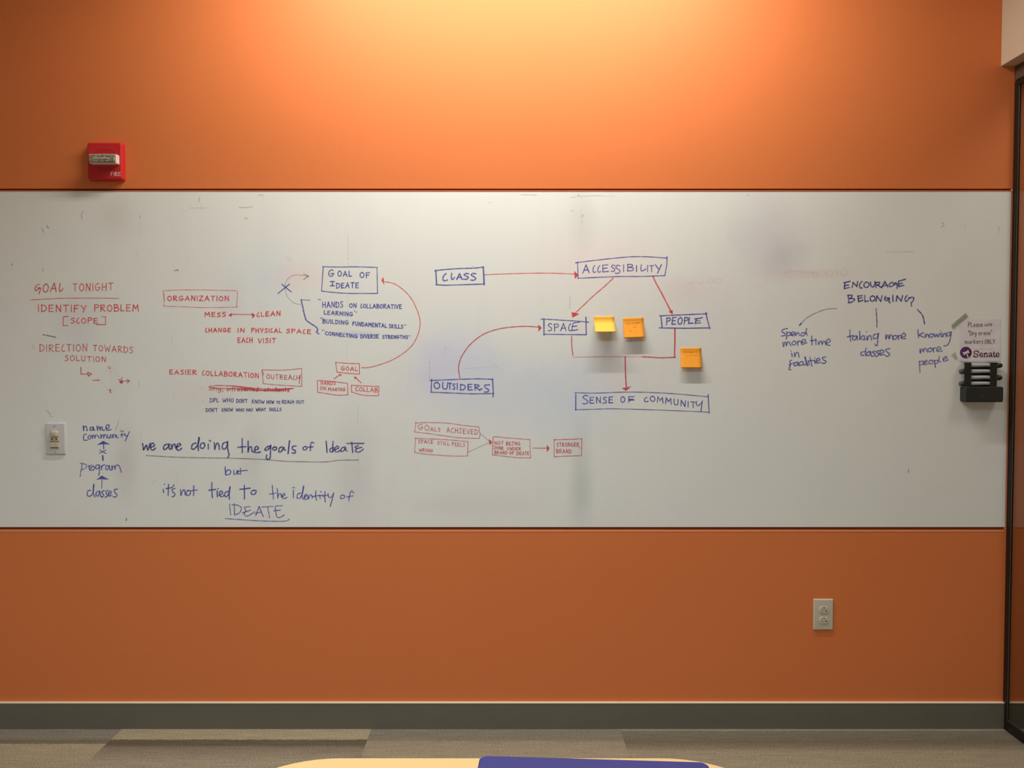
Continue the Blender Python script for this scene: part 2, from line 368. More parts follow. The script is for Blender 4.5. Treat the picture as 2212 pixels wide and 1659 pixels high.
struct(link('wall_far_right', newbox(XR, XR + .1, YB, 0, 0, ZC), M['plain']))
# ceiling with a lay-in look
ceil = struct(link('ceiling', newbox(XL, XR, YB, 0.05, ZC, ZC + .1), M['ceil']))

# bulkhead over the glass
bz = W(2162, 143).z; bx = W(2163.5, 70).x
struct(link('wall_right', newbox(bx, XG + 0.12, YB, 0.0, bz, ZC, bev=0.001), M['beige']))

# baseboard
zb_top = W(1106, 1518).z
bb = struct(link('baseboard_back', newbox(XL, XR, -0.008, 0.0, 0.0, zb_top, bev=0.001), M['base']))
link('top_edge', newbox(XL, XR, -0.0092, 0.0, zb_top, zb_top + 0.0048, bev=0.0008), M['baselip'], bb, label='pale top edge of the baseboard')

# floor with carpet tiles
floor = struct(link('floor', newbox(XL, XR, YB, 0.05, -0.1, -0.008), M['base']))
T = 0.914; GAP = 0.00005
xj = W(803, 1573).x                                   # a joint
bmt = bmesh.new(); box(bmt, GAP, T - GAP, -T + GAP, -GAP, -0.008, 0.0, bev=0.0004, seg=1)
tile_me = []
base_me = bpy.data.meshes.new('carpet_tile'); bmt.to_mesh(base_me); bmt.free()
for mm in M['carpet']:
    c = base_me.copy(); c.materials.append(mm); tile_me.append(c)
seq = {-1: 0, 0: 1, 1: 2, 2: 3, 3: 3}
def tile_piece(x0, x1, y0, y1, mi):
    full = (abs(x1 - x0 - T) < 1e-4 and abs(y1 - y0 - T) < 1e-4)
    if full: me = tile_me[mi]
    else:
        b = bmesh.new(); box(b, GAP, x1 - x0 - GAP, -(y1 - y0) + GAP, -GAP, -0.008, 0, bev=0.0004, seg=1)
        me = bpy.data.meshes.new('carpet_tile'); b.to_mesh(me); b.free(); me.materials.append(M['carpet'][mi])
    o = bpy.data.objects.new('carpet_tile', me); COL.objects.link(o); o.location = (x0, y1, 0); o.parent = floor
for r in range(6):
    y1 = -r * T; y0 = max(YB, y1 - T)
    if y1 <= YB: break
    off = xj - T + (0 if r % 2 == 0 else T / 2)
    k = -4
    while True:
        x0 = off + k * T; x1 = x0 + T; k += 1
        if x1 <= XL: continue
        if x0 >= XR: break
        idx = round((x0 - xj) / T)
        mi = seq.get(idx + 1, 0) if r == 0 else (idx * 3 + r * 2) % 4
        tile_piece(max(x0, XL), min(x1, XR), y0, y1, mi)

# glass partition
win = struct(bpy.data.objects.new('window_1', None)); COL.objects.link(win); win.location = (XG, 0, 0)
jx0, jx1 = XG + 0.000, XG + 0.013
rail = W(2164, 1552).z
hz0, hz1 = W(2197, 176).z, bz
link('jamb', newbox(jx0, jx1, -0.020, 0.0, 0.0, hz0, bev=0.0015), M['bronze'], win)
link('jamb_highlight', newbox(jx0 + .002, jx0 + .005, -0.0235, -0.0202, rail, hz0 - .02, bev=0.001), M['bronze2'], win, label='lighter strip painting the metallic highlight along the jamb')  # pale strip stands in for the highlight running down the jamb
link('bottom_rail', newbox(jx0, jx1, YB, -0.0203, 0.0, rail, bev=0.0015), M['bronze'], win)
link('bottom_bead', newbox(jx0 + .002, jx0 + .0055, YB, -0.0240, rail, rail + .006, bev=0.001), M['bronze2'], win)
link('header', newbox(jx0, jx1, YB, 0.0, hz0 + .003, hz1 - .0005, bev=0.001), M['header'], win, label='brown header rail')
link('header_bead', newbox(jx0 + .002, jx1 - .002, YB, -0.0203, hz0 - .018, hz0 + .0025, bev=0.001), M['bronze'], win)
prev = -0.0240
for k, ym in enumerate((-1.25, -2.5, -3.75, YB)):
    link('glass_pane', newbox(XG + .0060, XG + .0110, ym + .02 if k < 3 else ym, prev, rail + .0062, hz0 - .0185), M['glass'], win)
    if k < 3:
        link('mullion', newbox(jx0, jx1, ym - .02, ym + .0198, rail + .0062, hz0 - .0185, bev=0.0015), M['bronze'], win)
    prev = ym - .0202

# wall-side ceiling lamp, plus unseen panels added for fill light
def lamp(spec, label, slim=False):
    (loc, sx, sy, wts, tint) = spec
    t = thing('ceiling_light', label, 'ceiling light', loc)
    x, y, z = loc
    bm = bmesh.new(); e = 0.02; dn = 0.004
    if slim:                                # trough: side fins hang below the tube and cut the light off near the ceiling
        fx, fy, dn = 0.05, 0.060, 0.050
        for (a, b, c, d) in ((x - sx / 2 - fx, x + sx / 2 + fx, y - sy / 2 - fy - .004, y - sy / 2 - fy), (x - sx / 2 - fx, x + sx / 2 + fx, y + sy / 2 + fy, y + sy / 2 + fy + .004),
                             (x - sx / 2 - fx - .004, x - sx / 2 - fx, y - sy / 2 - fy, y + sy / 2 + fy), (x + sx / 2 + fx, x + sx / 2 + fx + .004, y - sy / 2 - fy, y + sy / 2 + fy)):
            link('side_fin', newbox(a, b, c, d, ZC - dn, ZC), M['fin'], t)
    for (a, b, c, d) in ((x - sx / 2 - e, x + sx / 2 + e, y - sy / 2 - e, y - sy / 2), (x - sx / 2 - e, x + sx / 2 + e, y + sy / 2, y + sy / 2 + e),
                         (x - sx / 2 - e, x - sx / 2, y - sy / 2, y + sy / 2), (x + sx / 2, x + sx / 2 + e, y - sy / 2, y + sy / 2)):
        box(bm, a, b, c, d, z - 0.004, ZC, bev=0.001)
    link('frame', bm, M['lampframe'], t)
    link('diffuser', newbox(x - sx / 2, x + sx / 2, y - sy / 2, y + sy / 2, z + .002, z + .008), M['diff'], t)
    a = area('lamp_light', (0, 0, 0), sx - .01, sy - .01, wts, tint, 180 if slim else 135); a.parent = t
lamp(WALL_LAMP, 'long slim trough ceiling light close to the orange wall', True)
lamp(FILL_PANELS[0], 'unseen ceiling panel added for fill light above the table')
lamp(FILL_PANELS[1], 'unseen ceiling panel added for fill light, furthest from the orange wall')
lamp(FILL_PANELS[2], 'small unseen square panel added to brighten the wall beyond the glass partition')

# ------------------------------------------------------------------ whiteboard
YF = -0.002
board = link('whiteboard', newbox(XL, XW, YF, 0.013, ZB, ZT - .0004, bev=0.0008), M['board'])
tag(board, 'long white dry-erase board full of red and blue handwriting, set into the orange wall', 'whiteboard')

# ---------- strokes
def catmull(p, step=1.0):
    if len(p) < 3: return p
    q = [p[0]] + p + [p[-1]]; out = []
    for i in range(1, len(q) - 2):
        a, b, c, d = q[i - 1], q[i], q[i + 1], q[i + 2]
        n = max(2, min(14, int(math.hypot(c[0] - b[0], c[1] - b[1]) / step)))
        for k in range(n):
            t = k / n; t2 = t * t; t3 = t2 * t
            out.append(tuple(0.5 * (2 * b[j] + (c[j] - a[j]) * t + (2 * a[j] - 5 * b[j] + 4 * c[j] - d[j]) * t2 + (-a[j] + 3 * b[j] - 3 * c[j] + d[j]) * t3) for j in (0, 1)))
    out.append(p[-1]); return out
def clusters(ink, gap):
    """group the strokes of one ink by nearness"""
    st = ink.st; n = len(st); par = list(range(n))
    def find(i):
        while par[i] != i: par[i] = par[par[i]]; i = par[i]
        return i
    g = gap * D / F
    segs = []
    for (v0, v1, f0, f1) in st:
        pts = ink.v[v0:v1]; segs.append(([(p.x, p.z) for p in pts], min(p.x for p in pts) - g, max(p.x for p in pts) + g, min(p.z for p in pts) - g, max(p.z for p in pts) + g))
    for i in range(n):
        for j in range(i + 1, n):
            if find(i) == find(j): continue
            a, b = segs[i], segs[j]
            if a[1] > b[2] or b[1] > a[2] or a[3] > b[4] or b[3] > a[4]: continue
            hit = any(abs(p[0] - q[0]) < g * 1.6 and abs(p[1] - q[1]) < g for p in a[0] for q in b[0])
            if hit: par[find(i)] = find(j)
    out = {}
    for i in range(n): out.setdefault(find(i), []).append(i)
    return list(out.values())
class Ink:
    """strokes given in frame pixels, laid as a film of ink on a plane at world y"""
    def __init__(s, y=YF - 0.0004): s.v = []; s.f = []; s.a = []; s.y = y; s.k = 0; s.st = []
    def pt(s, x, yy, al):
        s.v.append(W(x, yy, s.y - s.k * 2e-6)); s.a.append(al); return len(s.v) - 1
    def ribbon(s, pts, w, al):
        v0, f0 = len(s.v), len(s.f); s.ribbon_(pts, w, al); s.st.append((v0, len(s.v), f0, len(s.f)))
    def ribbon_(s, pts, w, al):
        s.k = (s.k + 1) % 60
        P = [pts[0]]
        for p in pts[1:]:
            if math.hypot(p[0] - P[-1][0], p[1] - P[-1][1]) > 0.12: P.append(p)
        if len(P) < 2: P.append((P[0][0] + 0.3, P[0][1]))
        n = len(P); L = []; Rr = []; hw = w * 0.55
        for i in range(n):
            a = P[max(0, i - 1)]; b = P[min(n - 1, i + 1)]
            dx, dy = b[0] - a[0], b[1] - a[1]; q = math.hypot(dx, dy) or 1; nx, ny = -dy / q, dx / q
            ww = hw * (0.92 + 0.16 * random.random()); aa = al * (0.86 + 0.14 * math.sin(i * 0.7 + s.k))
            L.append(s.pt(P[i][0] + nx * ww, P[i][1] + ny * ww, aa)); Rr.append(s.pt(P[i][0] - nx * ww, P[i][1] - ny * ww, aa))
        for i in range(n - 1): s.f.append((L[i], L[i + 1], Rr[i + 1], Rr[i]))
        for (e, o, li, ri) in ((P[0], P[1], L[0], Rr[0]), (P[-1], P[-2], L[-1], Rr[-1])):
            dx, dy = e[0] - o[0], e[1] - o[1]; q = math.hypot(dx, dy) or 1; dx /= q; dy /= q
            a0 = s.v[li]; cap = []
            base = math.atan2(dy, dx)
            for t in (-45, 0, 45):
                cap.append(s.pt(e[0] + hw * math.cos(base + R(t)), e[1] + hw * math.sin(base + R(t)), al))
            # orient: choose the side nearer the first cap vertex
            c0 = s.v[cap[0]]
            if (s.v[li] - c0).length < (s.v[ri] - c0).length: s.f.append((li, cap[0], cap[1], cap[2], ri))
            else: s.f.append((ri, cap[0], cap[1], cap[2], li))
    def fill(s, pts, al=0.95):
        s.k = (s.k + 1) % 60; v0, f0 = len(s.v), len(s.f)
        s.f.append(tuple(s.pt(x, y, al) for x, y in pts)); s.st.append((v0, len(s.v), f0, len(s.f)))
    def dot(s, x, y, r, al=0.9):
        s.fill([(x + r * math.cos(a * math.pi / 4), y + r * math.sin(a * math.pi / 4)) for a in range(8)], al)
    def split(s, name, m, parent, label=None, gap=6):
        for g in clusters(s, gap):
            q = Ink(s.y)
            for i in g:
                v0, v1, f0, f1 = s.st[i]; o = len(q.v) - v0
                q.v += s.v[v0:v1]; q.a += s.a[v0:v1]; q.f += [tuple(x + o for x in f) for f in s.f[f0:f1]]
            q.build(name, m, parent, label)
    def build(s, name, m, parent, label=None):
        me = bpy.data.meshes.new(name); o0 = wloc(parent)
        me.from_pydata([tuple(v - o0) for v in s.v], [], s.f); me.update()
        at = me.attributes.new('ink', 'FLOAT', 'POINT'); at.data.foreach_set('value', s.a)
        me.materials.append(m)
        o = bpy.data.objects.new(name, me); COL.objects.link(o); o.parent = parent
        if label: o['label'] = label
        return o

CROP = {'A': (0, 560, 4.879), 'B': (320, 560, 4.880), 'C': (580, 540, 4.608), 'D': (80, 880, 6.144), 'E': (440, 900, 6.144), 'F': (900, 540, 4.88),
        'G': (1150, 530, 4.483), 'H': (870, 880, 5.267), 'I': (1670, 580, 5.53), 'J': (2030, 660, 6.912), 'K': (160, 290, 13.83), 'L': (70, 890, 15.08),
        'M': (1730, 1280, 16.59), 'N': (1260, 660, 7.373), 'O': (0, 370, 3.687), 'P': (600, 380, 3.16), 'Q': (1400, 380, 2.724), 'R': (1900, 1000, 7.09), 'Z': (0, 0, 1.0)}
def cp(c, x, y): ox, oy, s = CROP[c]; return (ox + x / s, oy + y / s)
def draw(ink, crop, data, w, al=0.9):
    """data: strokes separated by ';'. '~' smooth curve, '#' filled outline, '.' dot, otherwise straight segments"""
    for st in data.split(';'):
        st = st.strip()
        if not st: continue
        mode = st[0] if st[0] in '~#.' else ''
        pts = [cp(crop, *map(float, q.split(','))) for q in st[len(mode):].split()]
        if mode == '#': ink.fill(pts, al)
        elif mode == '.':
            for p in pts: ink.dot(p[0], p[1], w * 0.6, al)
        elif mode == '~': ink.ribbon(catmull(pts), w, al)
        else:
            for a, b in zip(pts, pts[1:]): 
                L = math.hypot(b[0] - a[0], b[1] - a[1]); n = max(1, int(L / 8))
                ink.ribbon([(a[0] + (b[0] - a[0]) * i / n, a[1] + (b[1] - a[1]) * i / n) for i in range(n + 1)], w, al)

# stroke alphabet: width | strokes, y up, cap height 1
FONT = {
 'A': '.62|0,0 .31,1 .62,0;.1,.36 .54,.38', 'B': '.52|.03,1 .03,0;~0,.98 .4,.97 .44,.7 .1,.54;~.1,.54 .52,.44 .48,.08 0,0',
 'C': '.52|~.5,.86 .3,.99 .05,.7 .05,.25 .28,.02 .52,.14', '(': '.36|~.26,1 .06,.66 .03,.2 .16,0 .38,.12', 'D': '.56|.04,1 .04,0;~0,.98 .4,.88 .56,.5 .38,.1 .02,.0',
 'E': '.5|.48,.98 .03,.96 .03,.02 .5,.04;.03,.5 .4,.53', 'F': '.5|.5,.98 .03,.95 .03,0;.03,.5 .38,.53', 'G': '.6|~.52,.9 .3,1 .05,.7 .04,.28 .26,.02 .5,.16 .56,.42;.28,.44 .62,.44',
 '9': '.6|~.42,.98 .12,.8 .02,.42 .12,.2 .34,.36 .5,.56;.3,.54 .6,.5;~.58,.52 .58,.2 .5,-.18', 'H': '.56|.04,1 .04,0;.52,1 .52,0;.04,.5 .52,.52', 'I': '.08|.04,1 .04,0',
 'i': '.1|.05,.6 .05,0;.05,.84 .06,.88', '1': '.5|.25,1 .25,0;0,.98 .5,.98;0,.02 .5,.02', '!': '.5|0,.98 .5,.98;.27,.98 .27,.1;~.27,.15 .2,0 .0,.06', 'J': '.4|~.3,1 .3,.2 .15,0 0,.14',
 'K': '.5|.04,1 .04,0;.48,.98 .06,.45 .5,0', 'L': '.44|.04,1 .04,.03 .44,.05', 'l': '.42|~.08,1 .04,.4 .08,.04 .22,.05 .42,.34', 'M': '.7|.03,0 .08,1 .35,.4 .6,1 .68,0', 'N': '.56|.04,0 .06,1 .5,.02 .54,1',
 'O': '.56|~.3,.98 .06,.76 .04,.28 .26,.02 .5,.2 .54,.7 .3,.98', 'P': '.48|.04,1 .04,0;~0,.96 .42,.98 .46,.66 .06,.48', 'R': '.56|.04,1 .04,0;~0,.96 .42,.98 .44,.68 .06,.5;.1,.5 .56,0',
 'S': '.46|~.46,.92 .2,.98 .05,.76 .24,.55 .44,.32 .3,.04 .0,.06', 'T': '.56|0,.97 .56,.99;.28,.98 .28,0', 'U': '.54|~.04,1 .04,.25 .24,.02 .46,.2 .5,1', 'V': '.54|0,1 .26,0 .54,1',
 'W': '.8|0,1 .2,0 .4,.7 .6,0 .8,1', 'X': '.5|0,1 .5,0;.5,1 0,0', 'Y': '.54|0,1 .27,.5;.54,1 .2,0', 'Z': '.5|0,.98 .5,.98 0,.02 .5,.02', '"': '.2|.02,1.1 .05,.85;.16,1.1 .17,.85', "'": '.08|.06,1.05 .02,.8',
 ',': '.1|.08,.1 .0,-.25', '-': '.3|0,.5 .3,.5', '[': '.2|.2,1 0,1 0,0 .2,0', ']': '.2|0,1 .2,1 .2,0 0,0',
 'a': '.44|~.4,.5 .2,.6 .04,.3 .15,.02 .38,.3;~.4,.58 .38,.2 .46,.02', 'b': '.42|.04,1 .04,.02;~.04,.3 .25,.6 .42,.3 .25,.0 .04,.1', 'c': '.36|~.36,.5 .15,.58 .03,.28 .15,.02 .36,.1',
 'd': '.44|~.38,.5 .2,.6 .03,.28 .2,.0 .38,.25;.4,1 .42,0', 'e': '.4|~.04,.32 .38,.36 .3,.58 .1,.54 .03,.2 .2,.0 .4,.1', 'h': '.42|.04,1 .04,0;~.04,.3 .22,.6 .38,.45 .4,0', 'k': '.42|.04,1 .04,0;.38,.6 .06,.3 .42,0',
 'm': '.6|.03,.6 .04,0;~.04,.3 .18,.6 .3,.45 .31,0;~.31,.3 .45,.6 .57,.45 .58,0', 'n': '.42|.03,.6 .04,0;~.04,.3 .22,.6 .38,.45 .4,0', 'o': '.42|~.22,.6 .03,.42 .06,.08 .28,.02 .4,.3 .22,.6',
 'r': '.34|.03,.6 .04,0;~.04,.3 .16,.56 .34,.55', 's': '.34|~.34,.54 .12,.6 .06,.42 .3,.25 .26,.02 .0,.05', 't': '.34|.16,.9 .16,0;0,.6 .34,.6', 'u': '.42|~.03,.6 .05,.1 .2,.0 .36,.2;.38,.6 .4,0',
 'v': '.38|0,.6 .18,0 .38,.6', 'y': '.4|~.02,.6 .08,.2 .25,.15 .36,.4;~.38,.6 .34,0 .2,-.35 .02,-.3', 'g': '.4|~.36,.52 .18,.6 .03,.3 .18,.06 .36,.3;~.38,.6 .36,-.1 .2,-.35 .02,-.25', 'p': '.42|.03,.6 .03,-.4;~.04,.3 .22,.6 .4,.35 .25,.02 .04,.1',
 'w': '.56|0,.6 .14,0 .28,.45 .42,0 .56,.6', 'f': '.3|~.3,.95 .16,.95 .12,.7 .12,0;0,.58 .28,.58', '?': '.4|~0,.8 .2,1 .4,.8 .2,.4;.2,.1 .2,.05',
}
def text(ink, crop, s, x0, b0, x1, b1, h, w, al=0.9, gap=0.26, slant=0.0, jit=0.04):
    """one word fitted between x0..x1 on a baseline from b0 to b1, in crop units"""
    tot = 0; adv = []
    for ch in s:
        if ch == ' ': adv.append((None, tot)); tot += 0.4; continue
        wd, st = FONT[ch].split('|'); adv.append((st, tot)); tot += float(wd) + gap
    tot -= gap; sx = (x1 - x0) / tot
    for st, a in adv:
        if st is None: continue
        jy = random.uniform(-jit, jit) * h; js = random.uniform(1 - jit, 1 + jit); jr = random.uniform(-jit, jit)
        for k in st.split(';'):
            md = k[0] == '~'
            pts = []
            for q in k.lstrip('~').split():
                fx, fy = map(float, q.split(','))
                fx2 = fx + (slant + jr) * (fy - .5) * 0.8
                X = x0 + (a + fx2) * sx; Y = b0 + (b1 - b0) * (X - x0) / (x1 - x0) - fy * js * h + jy
                pts.append(cp(crop, X, Y))
            if md: ink.ribbon(catmull(pts, 0.8), w, al)
            else:
                for p, q in zip(pts, pts[1:]): ink.ribbon([p, ((p[0] + q[0]) / 2, (p[1] + q[1]) / 2), q], w, al)
def T_(ink, crop, rows, w, al=0.9, **kw):
    for r in rows:
        s, x0, b0, x1, b1, h = r; text(ink, crop, s, x0, b0, x1, b1, h, w, al, **kw)

def part(name, m, label, fn, y=YF - 0.0004, parent=board):
    k = Ink(y); fn(k)
    if name in ('scuff_marks', 'ghost_writing'):
        o = k.build(name, M[m], parent, label); o['kind'] = 'stuff'; return o
    col = {'ink_red': 'bright red', 'ink_pink': 'crimson', 'ink_blue': 'blue', 'ink_navy': 'dark blue', 'ink_grey': 'thin grey'}[m]
    k.split(name, M[m], parent, col + {'handwriting': ' marker handwriting', 'arrow': ' hand-drawn arrow', 'underline': ' line', 'connector_line': ' line'}[name], gap=7)

# --- red goals, far left
def f(k):
    T_(k, 'A', [('9OAl', 368, 350, 665, 342, 88)], 2.0, slant=.12)
    T_(k, 'A', [('TONIGHT', 768, 335, 1192, 326, 78)], 1.7, .85)
    draw(k, 'A', '~322,428 500,418 700,410 1000,409 1252,412', 1.5, .75)
    T_(k, 'A', [('IDENTIFY', 402, 552, 908, 556, 72), ('PROBLEM', 995, 548, 1460, 545, 68)], 1.9)
    draw(k, 'A', '722,602 668,605 665,700 718,698;1072,605 1112,605 1112,688 1015,688', 1.6)
    T_(k, 'A', [('S(OPE', 748, 675, 1030, 675, 56)], 1.8)
part('handwriting', 'ink_red', 'red handwriting GOAL TONIGHT, IDENTIFY PROBLEM [SCOPE]', f)
def f(k):
    T_(k, 'A', [('DIRE(TION', 418, 972, 918, 970, 74), ('TOWARDS', 982, 965, 1400, 988, 64), ('SOLUTION', 685, 1068, 1115, 1080, 54)], 1.6, .82)
    draw(k, 'A', '852,1140 855,1212 925,1208;925,1190 965,1208 932,1232 925,1190', 1.8)
    dots = []
    for (a, b, n) in (((1060, 1245), (1140, 1160), 5), ((1180, 1155), (1275, 1255), 6), ((1060, 1285), (1150, 1385), 7), ((1185, 1390), (1270, 1315), 5), ((1168, 1215), (1172, 1370), 6)):
        for i in range(n): dots.append('%f,%f' % (a[0] + (b[0] - a[0]) * i / (n - 1), a[1] + (b[1] - a[1]) * i / (n - 1)))
    draw(k, 'A', '.' + ' '.join(dots), 1.0, .6)
    draw(k, 'A', '~1135,1135 1160,1135 1150,1155 1165,1150;1165,1180 1167,1195;~1150,1375 1170,1385 1155,1405 1175,1405;~1150,1385 1165,1370 1160,1400', 1.2, .8)
    draw(k, 'A', '975,1275 1045,1275;1030,1268 1048,1278;1248,1268 1290,1282;1290,1245 1275,1280;~1262,1295 1290,1285 1270,1305 1295,1300 1258,1290;1285,1285 1360,1282;1335,1268 1365,1282 1340,1302', 1.5, .9)
part('handwriting', 'ink_pink', 'red handwriting DIRECTION TOWARDS SOLUTION with a dotted diamond', f)
# --- organization block
def f(k):
    draw(k, 'B', '~158,345 190,330 480,322 800,328 925,333 940,350 938,430 932,492 915,503 600,508 350,500 165,493;~157,345 168,420 165,493;~170,355 168,400 175,430', 1.4, .62)
    T_(k, 'B', [('ORGANIZATION', 205, 436, 850, 438, 50)], 1.9)
    T_(k, 'B', [('MESS', 597, 606, 816, 604, 44), ('(LEAN', 1148, 606, 1393, 592, 46)], 2.0)
    draw(k, 'B', '870,580 1100,582', 1.6); draw(k, 'B', '#845,588 882,565 880,607;#1093,560 1130,590 1097,624', 1)
    T_(k, 'B', [('(HANGE', 602, 768, 870, 766, 42), ('IN', 945, 768, 1015, 770, 40), ('PHYSI(AL', 1090, 772, 1408, 772, 44), ('SPA(E', 1460, 776, 1715, 786, 42), ('EA(H', 945, 876, 1100, 878, 50), ('VISIT', 1160, 880, 1345, 880, 46)], 1.9)
    T_(k, 'B', [('EASIER', 226, 1212, 510, 1214, 46), ('(OLLABORATION', 572, 1222, 1165, 1250, 48)], 1.8)
part('handwriting', 'ink_red', 'red handwriting ORGANIZATION in a box and the lines below it', f)
def f(k):
    draw(k, 'B', '~1200,1165 1330,1168 1450,1167 1620,1150;1200,1165 1206,1230 1215,1310;~1215,1310 1300,1320 1450,1330 1620,1340;1618,1150 1620,1250 1620,1340;1605,1215 1592,1312;~1202,1180 1218,1200 1216,1220', 1.5, .78)
    T_(k, 'B', [('OUTREA(H', 1250, 1258, 1598, 1272, 46)], 1.6, .8)
    T_(k, 'B', [('Shy,', 640, 1380, 790, 1388, 46), ('introverted', 830, 1388, 1160, 1392, 46), ('students', 1225, 1390, 1490, 1396, 44)], 1.6, .85, gap=.18)
    draw(k, 'B', '~700,1330 900,1335 1060,1352 1200,1366 1340,1368 1535,1360;~645,1352 800,1362 1000,1364 1250,1380 1520,1362;~900,1340 1000,1352 1100,1364;~940,1372 1100,1380 1260,1386 1480,1380', 2.0, .72)
part('handwriting', 'ink_pink', 'red handwriting OUTREACH in a box above struck-out words', f)
def f(k):
    draw(k, 'B', '.562,1360 577,1487 575,1588', 1.3, .7)
    T_(k, 'B', [('DPL', 652, 1508, 745, 1506, 40), ('WHO', 784, 1506, 900, 1506, 40), ("DON'T", 932, 1512, 1045, 1512, 38), ('KNOW', 1096, 1518, 1225, 1520, 36), ('HOW', 1250, 1520, 1326, 1522, 32), ('TO', 1352, 1522, 1390, 1522, 28),
                ('REA(H', 1412, 1520, 1536, 1520, 34), ('OUT', 1560, 1520, 1642, 1522, 34), ("DON'T", 610, 1608, 730, 1608, 38), ('KNOW', 778, 1604, 892, 1602, 34), ('WHO', 926, 1602, 1010, 1602, 30), ('HAS', 1034, 1602, 1104, 1602, 30),
                ('WHAT', 1136, 1600, 1240, 1600, 32), ('SKILLS', 1275, 1598, 1404, 1598, 32)], 1.35, .9, gap=.2)
part('handwriting', 'ink_navy', 'small dark blue handwriting below the struck-out words', f)
# --- goal of ideate block
def f(k):
    draw(k, 'C', '~540,166 700,169 850,167 1080,172;545,165 537,290 528,408;1080,172 1082,300 1085,432;~528,408 650,422 800,431 1085,432', 1.8, .9)
    T_(k, 'C', [('G', 598, 262, 650, 262, 66), ('OAL', 690, 262, 828, 264, 52), ('OF', 910, 274, 1008, 276, 54), ('1', 615, 358, 658, 358, 46), ('DEATE', 676, 380, 897, 376, 50)], 2.0)
part('handwriting', 'ink_blue', 'blue boxed handwriting GOAL OF IDEATE', f)
def f(k):
    draw(k, 'C', '132,340 228,418', 1.8); draw(k, 'C', '210,338 95,432', 2.2)
    draw(k, 'C', '412,500 325,494', 1.6, .75); draw(k, 'C', '~325,494 340,560 352,620 365,670 375,695 400,718 450,750 480,772 490,795 478,815 500,832', 2.6, .85)
    q = dict(gap=.22)
    draw(k, 'C', '492,488 505,498;508,488 520,496;853,610 865,604;872,625 880,612;515,672 525,684;530,670 542,682;1350,742 1356,752;1362,742 1368,750;532,796 540,806;548,794 556,800;1396,850 1401,858;1408,850 1412,856', 1.3, .75)
    T_(k, 'C', [('HANDS', 537, 570, 740, 572, 56), ('ON', 806, 572, 875, 573, 40), ('(OLLABORATIVE', 918, 576, 1325, 584, 40), ('LEARNING', 553, 640, 838, 658, 38),
                ('BUILDING', 540, 726, 795, 742, 38), ('FUNDAMENTAL', 838, 750, 1178, 774, 38), ('SKILLS', 1200, 776, 1338, 780, 36),
                ('CONNE(TING', 565, 845, 884, 876, 34), ('DIVERSE', 918, 876, 1095, 878, 36), ('STRENGTHS', 1135, 880, 1385, 882, 32)], 1.7, .95, **q)
part('handwriting', 'ink_blue', 'blue quoted phrases HANDS ON COLLABORATIVE LEARNING and two more', f)
def f(k):
    draw(k, 'C', '~325,540 260,530 200,480 172,420 165,350 190,290 240,255 300,248 395,262', 1.1, .5)
    draw(k, 'C', '350,238 400,260 350,292', 1.4, .7)
part('arrow', 'ink_grey', 'thin grey curved arrow crossed out with a blue X', f)
def f(k):
    draw(k, 'C', '~925,1170 1000,1168 1110,1140 1250,1085 1370,1005 1450,920 1500,800 1508,700 1480,600 1420,480 1340,395 1250,335 1150,314', 1.7, .8)
    draw(k, 'C', '#1123,300 1145,268 1152,347', 1)
part('arrow', 'ink_red', 'long red arrow curving from GOAL up to the blue box', f)
def f(k):
    draw(k, 'C', '~668,1118 800,1128 905,1130;905,1130 905,1235;~905,1235 800,1228 682,1215;668,1118 682,1215', 1.6, .85)
    T_(k, 'C', [('GOAL', 724, 1198, 888, 1204, 40)], 1.6, .85)
    draw(k, 'C', '650,1282 715,1240;922,1322 870,1272', 1.6, .85); draw(k, 'C', '#700,1232 722,1235 732,1262;#852,1258 882,1266 856,1286', 1)
    draw(k, 'C', '~490,1298 600,1305 780,1325;788,1325 790,1442;~790,1440 700,1445 600,1432 490,1415;487,1298 490,1415', 1.5, .85)
    T_(k, 'C', [('HANDS', 522, 1340, 665, 1342, 34), ('ON', 515, 1390, 572, 1392, 32), ('MAKING', 595, 1400, 762, 1402, 30)], 1.4, .85)
    draw(k, 'C', '~825,1345 950,1352 1097,1358;1097,1358 1100,1400 1093,1450;~1093,1450 960,1446 900,1435 828,1412;825,1345 828,1412', 1.5, .85)
    T_(k, 'C', [('COLLAB', 866, 1402, 1085, 1416, 40)], 1.5, .85)
part('handwriting', 'ink_red', 'red boxes GOAL, HANDS ON MAKING and COLLAB joined by arrows', f)
# --- class / accessibility diagram
def f(k):
    draw(k, 'F', '~192,218 300,205 450,195 600,190 700,180;202,365 300,371;300,371 710,358', 2.2, .9); draw(k, 'F', '202,215 210,352;703,178 712,365', 3.0, .9)
    T_(k, 'F', [('(', 275, 325, 322, 325, 76), ('lA', 362, 312, 480, 312, 64), ('S', 494, 312, 548, 312, 62), ('S', 570, 320, 625, 320, 74)], 2.5)
    draw(k, 'G', '~417,168 600,145 850,118 1050,108 1305,122;1305,108 1300,200 1282,292;~440,318 800,302 1050,300 1282,292;437,160 443,318', 1.9, .85)
    T_(k, 'G', [('A', 488, 268, 550, 262, 80), ('((', 585, 262, 660, 262, 66), ('E', 678, 258, 735, 254, 66), ('S', 762, 252, 800, 250, 64), ('S', 802, 270, 850, 268, 84), ('I', 880, 255, 886, 255, 68), ('B', 920, 248, 975, 248, 62),
                ('I', 1006, 254, 1010, 254, 60), ('l', 1045, 248, 1100, 248, 62), ('I', 1112, 255, 1118, 255, 62), ('T', 1135, 252, 1175, 252, 58), ('Y', 1190, 270, 1250, 270, 80)], 1.9)
part('handwriting', 'ink_blue', 'blue boxed words CLASS and ACCESSIBILITY', f)
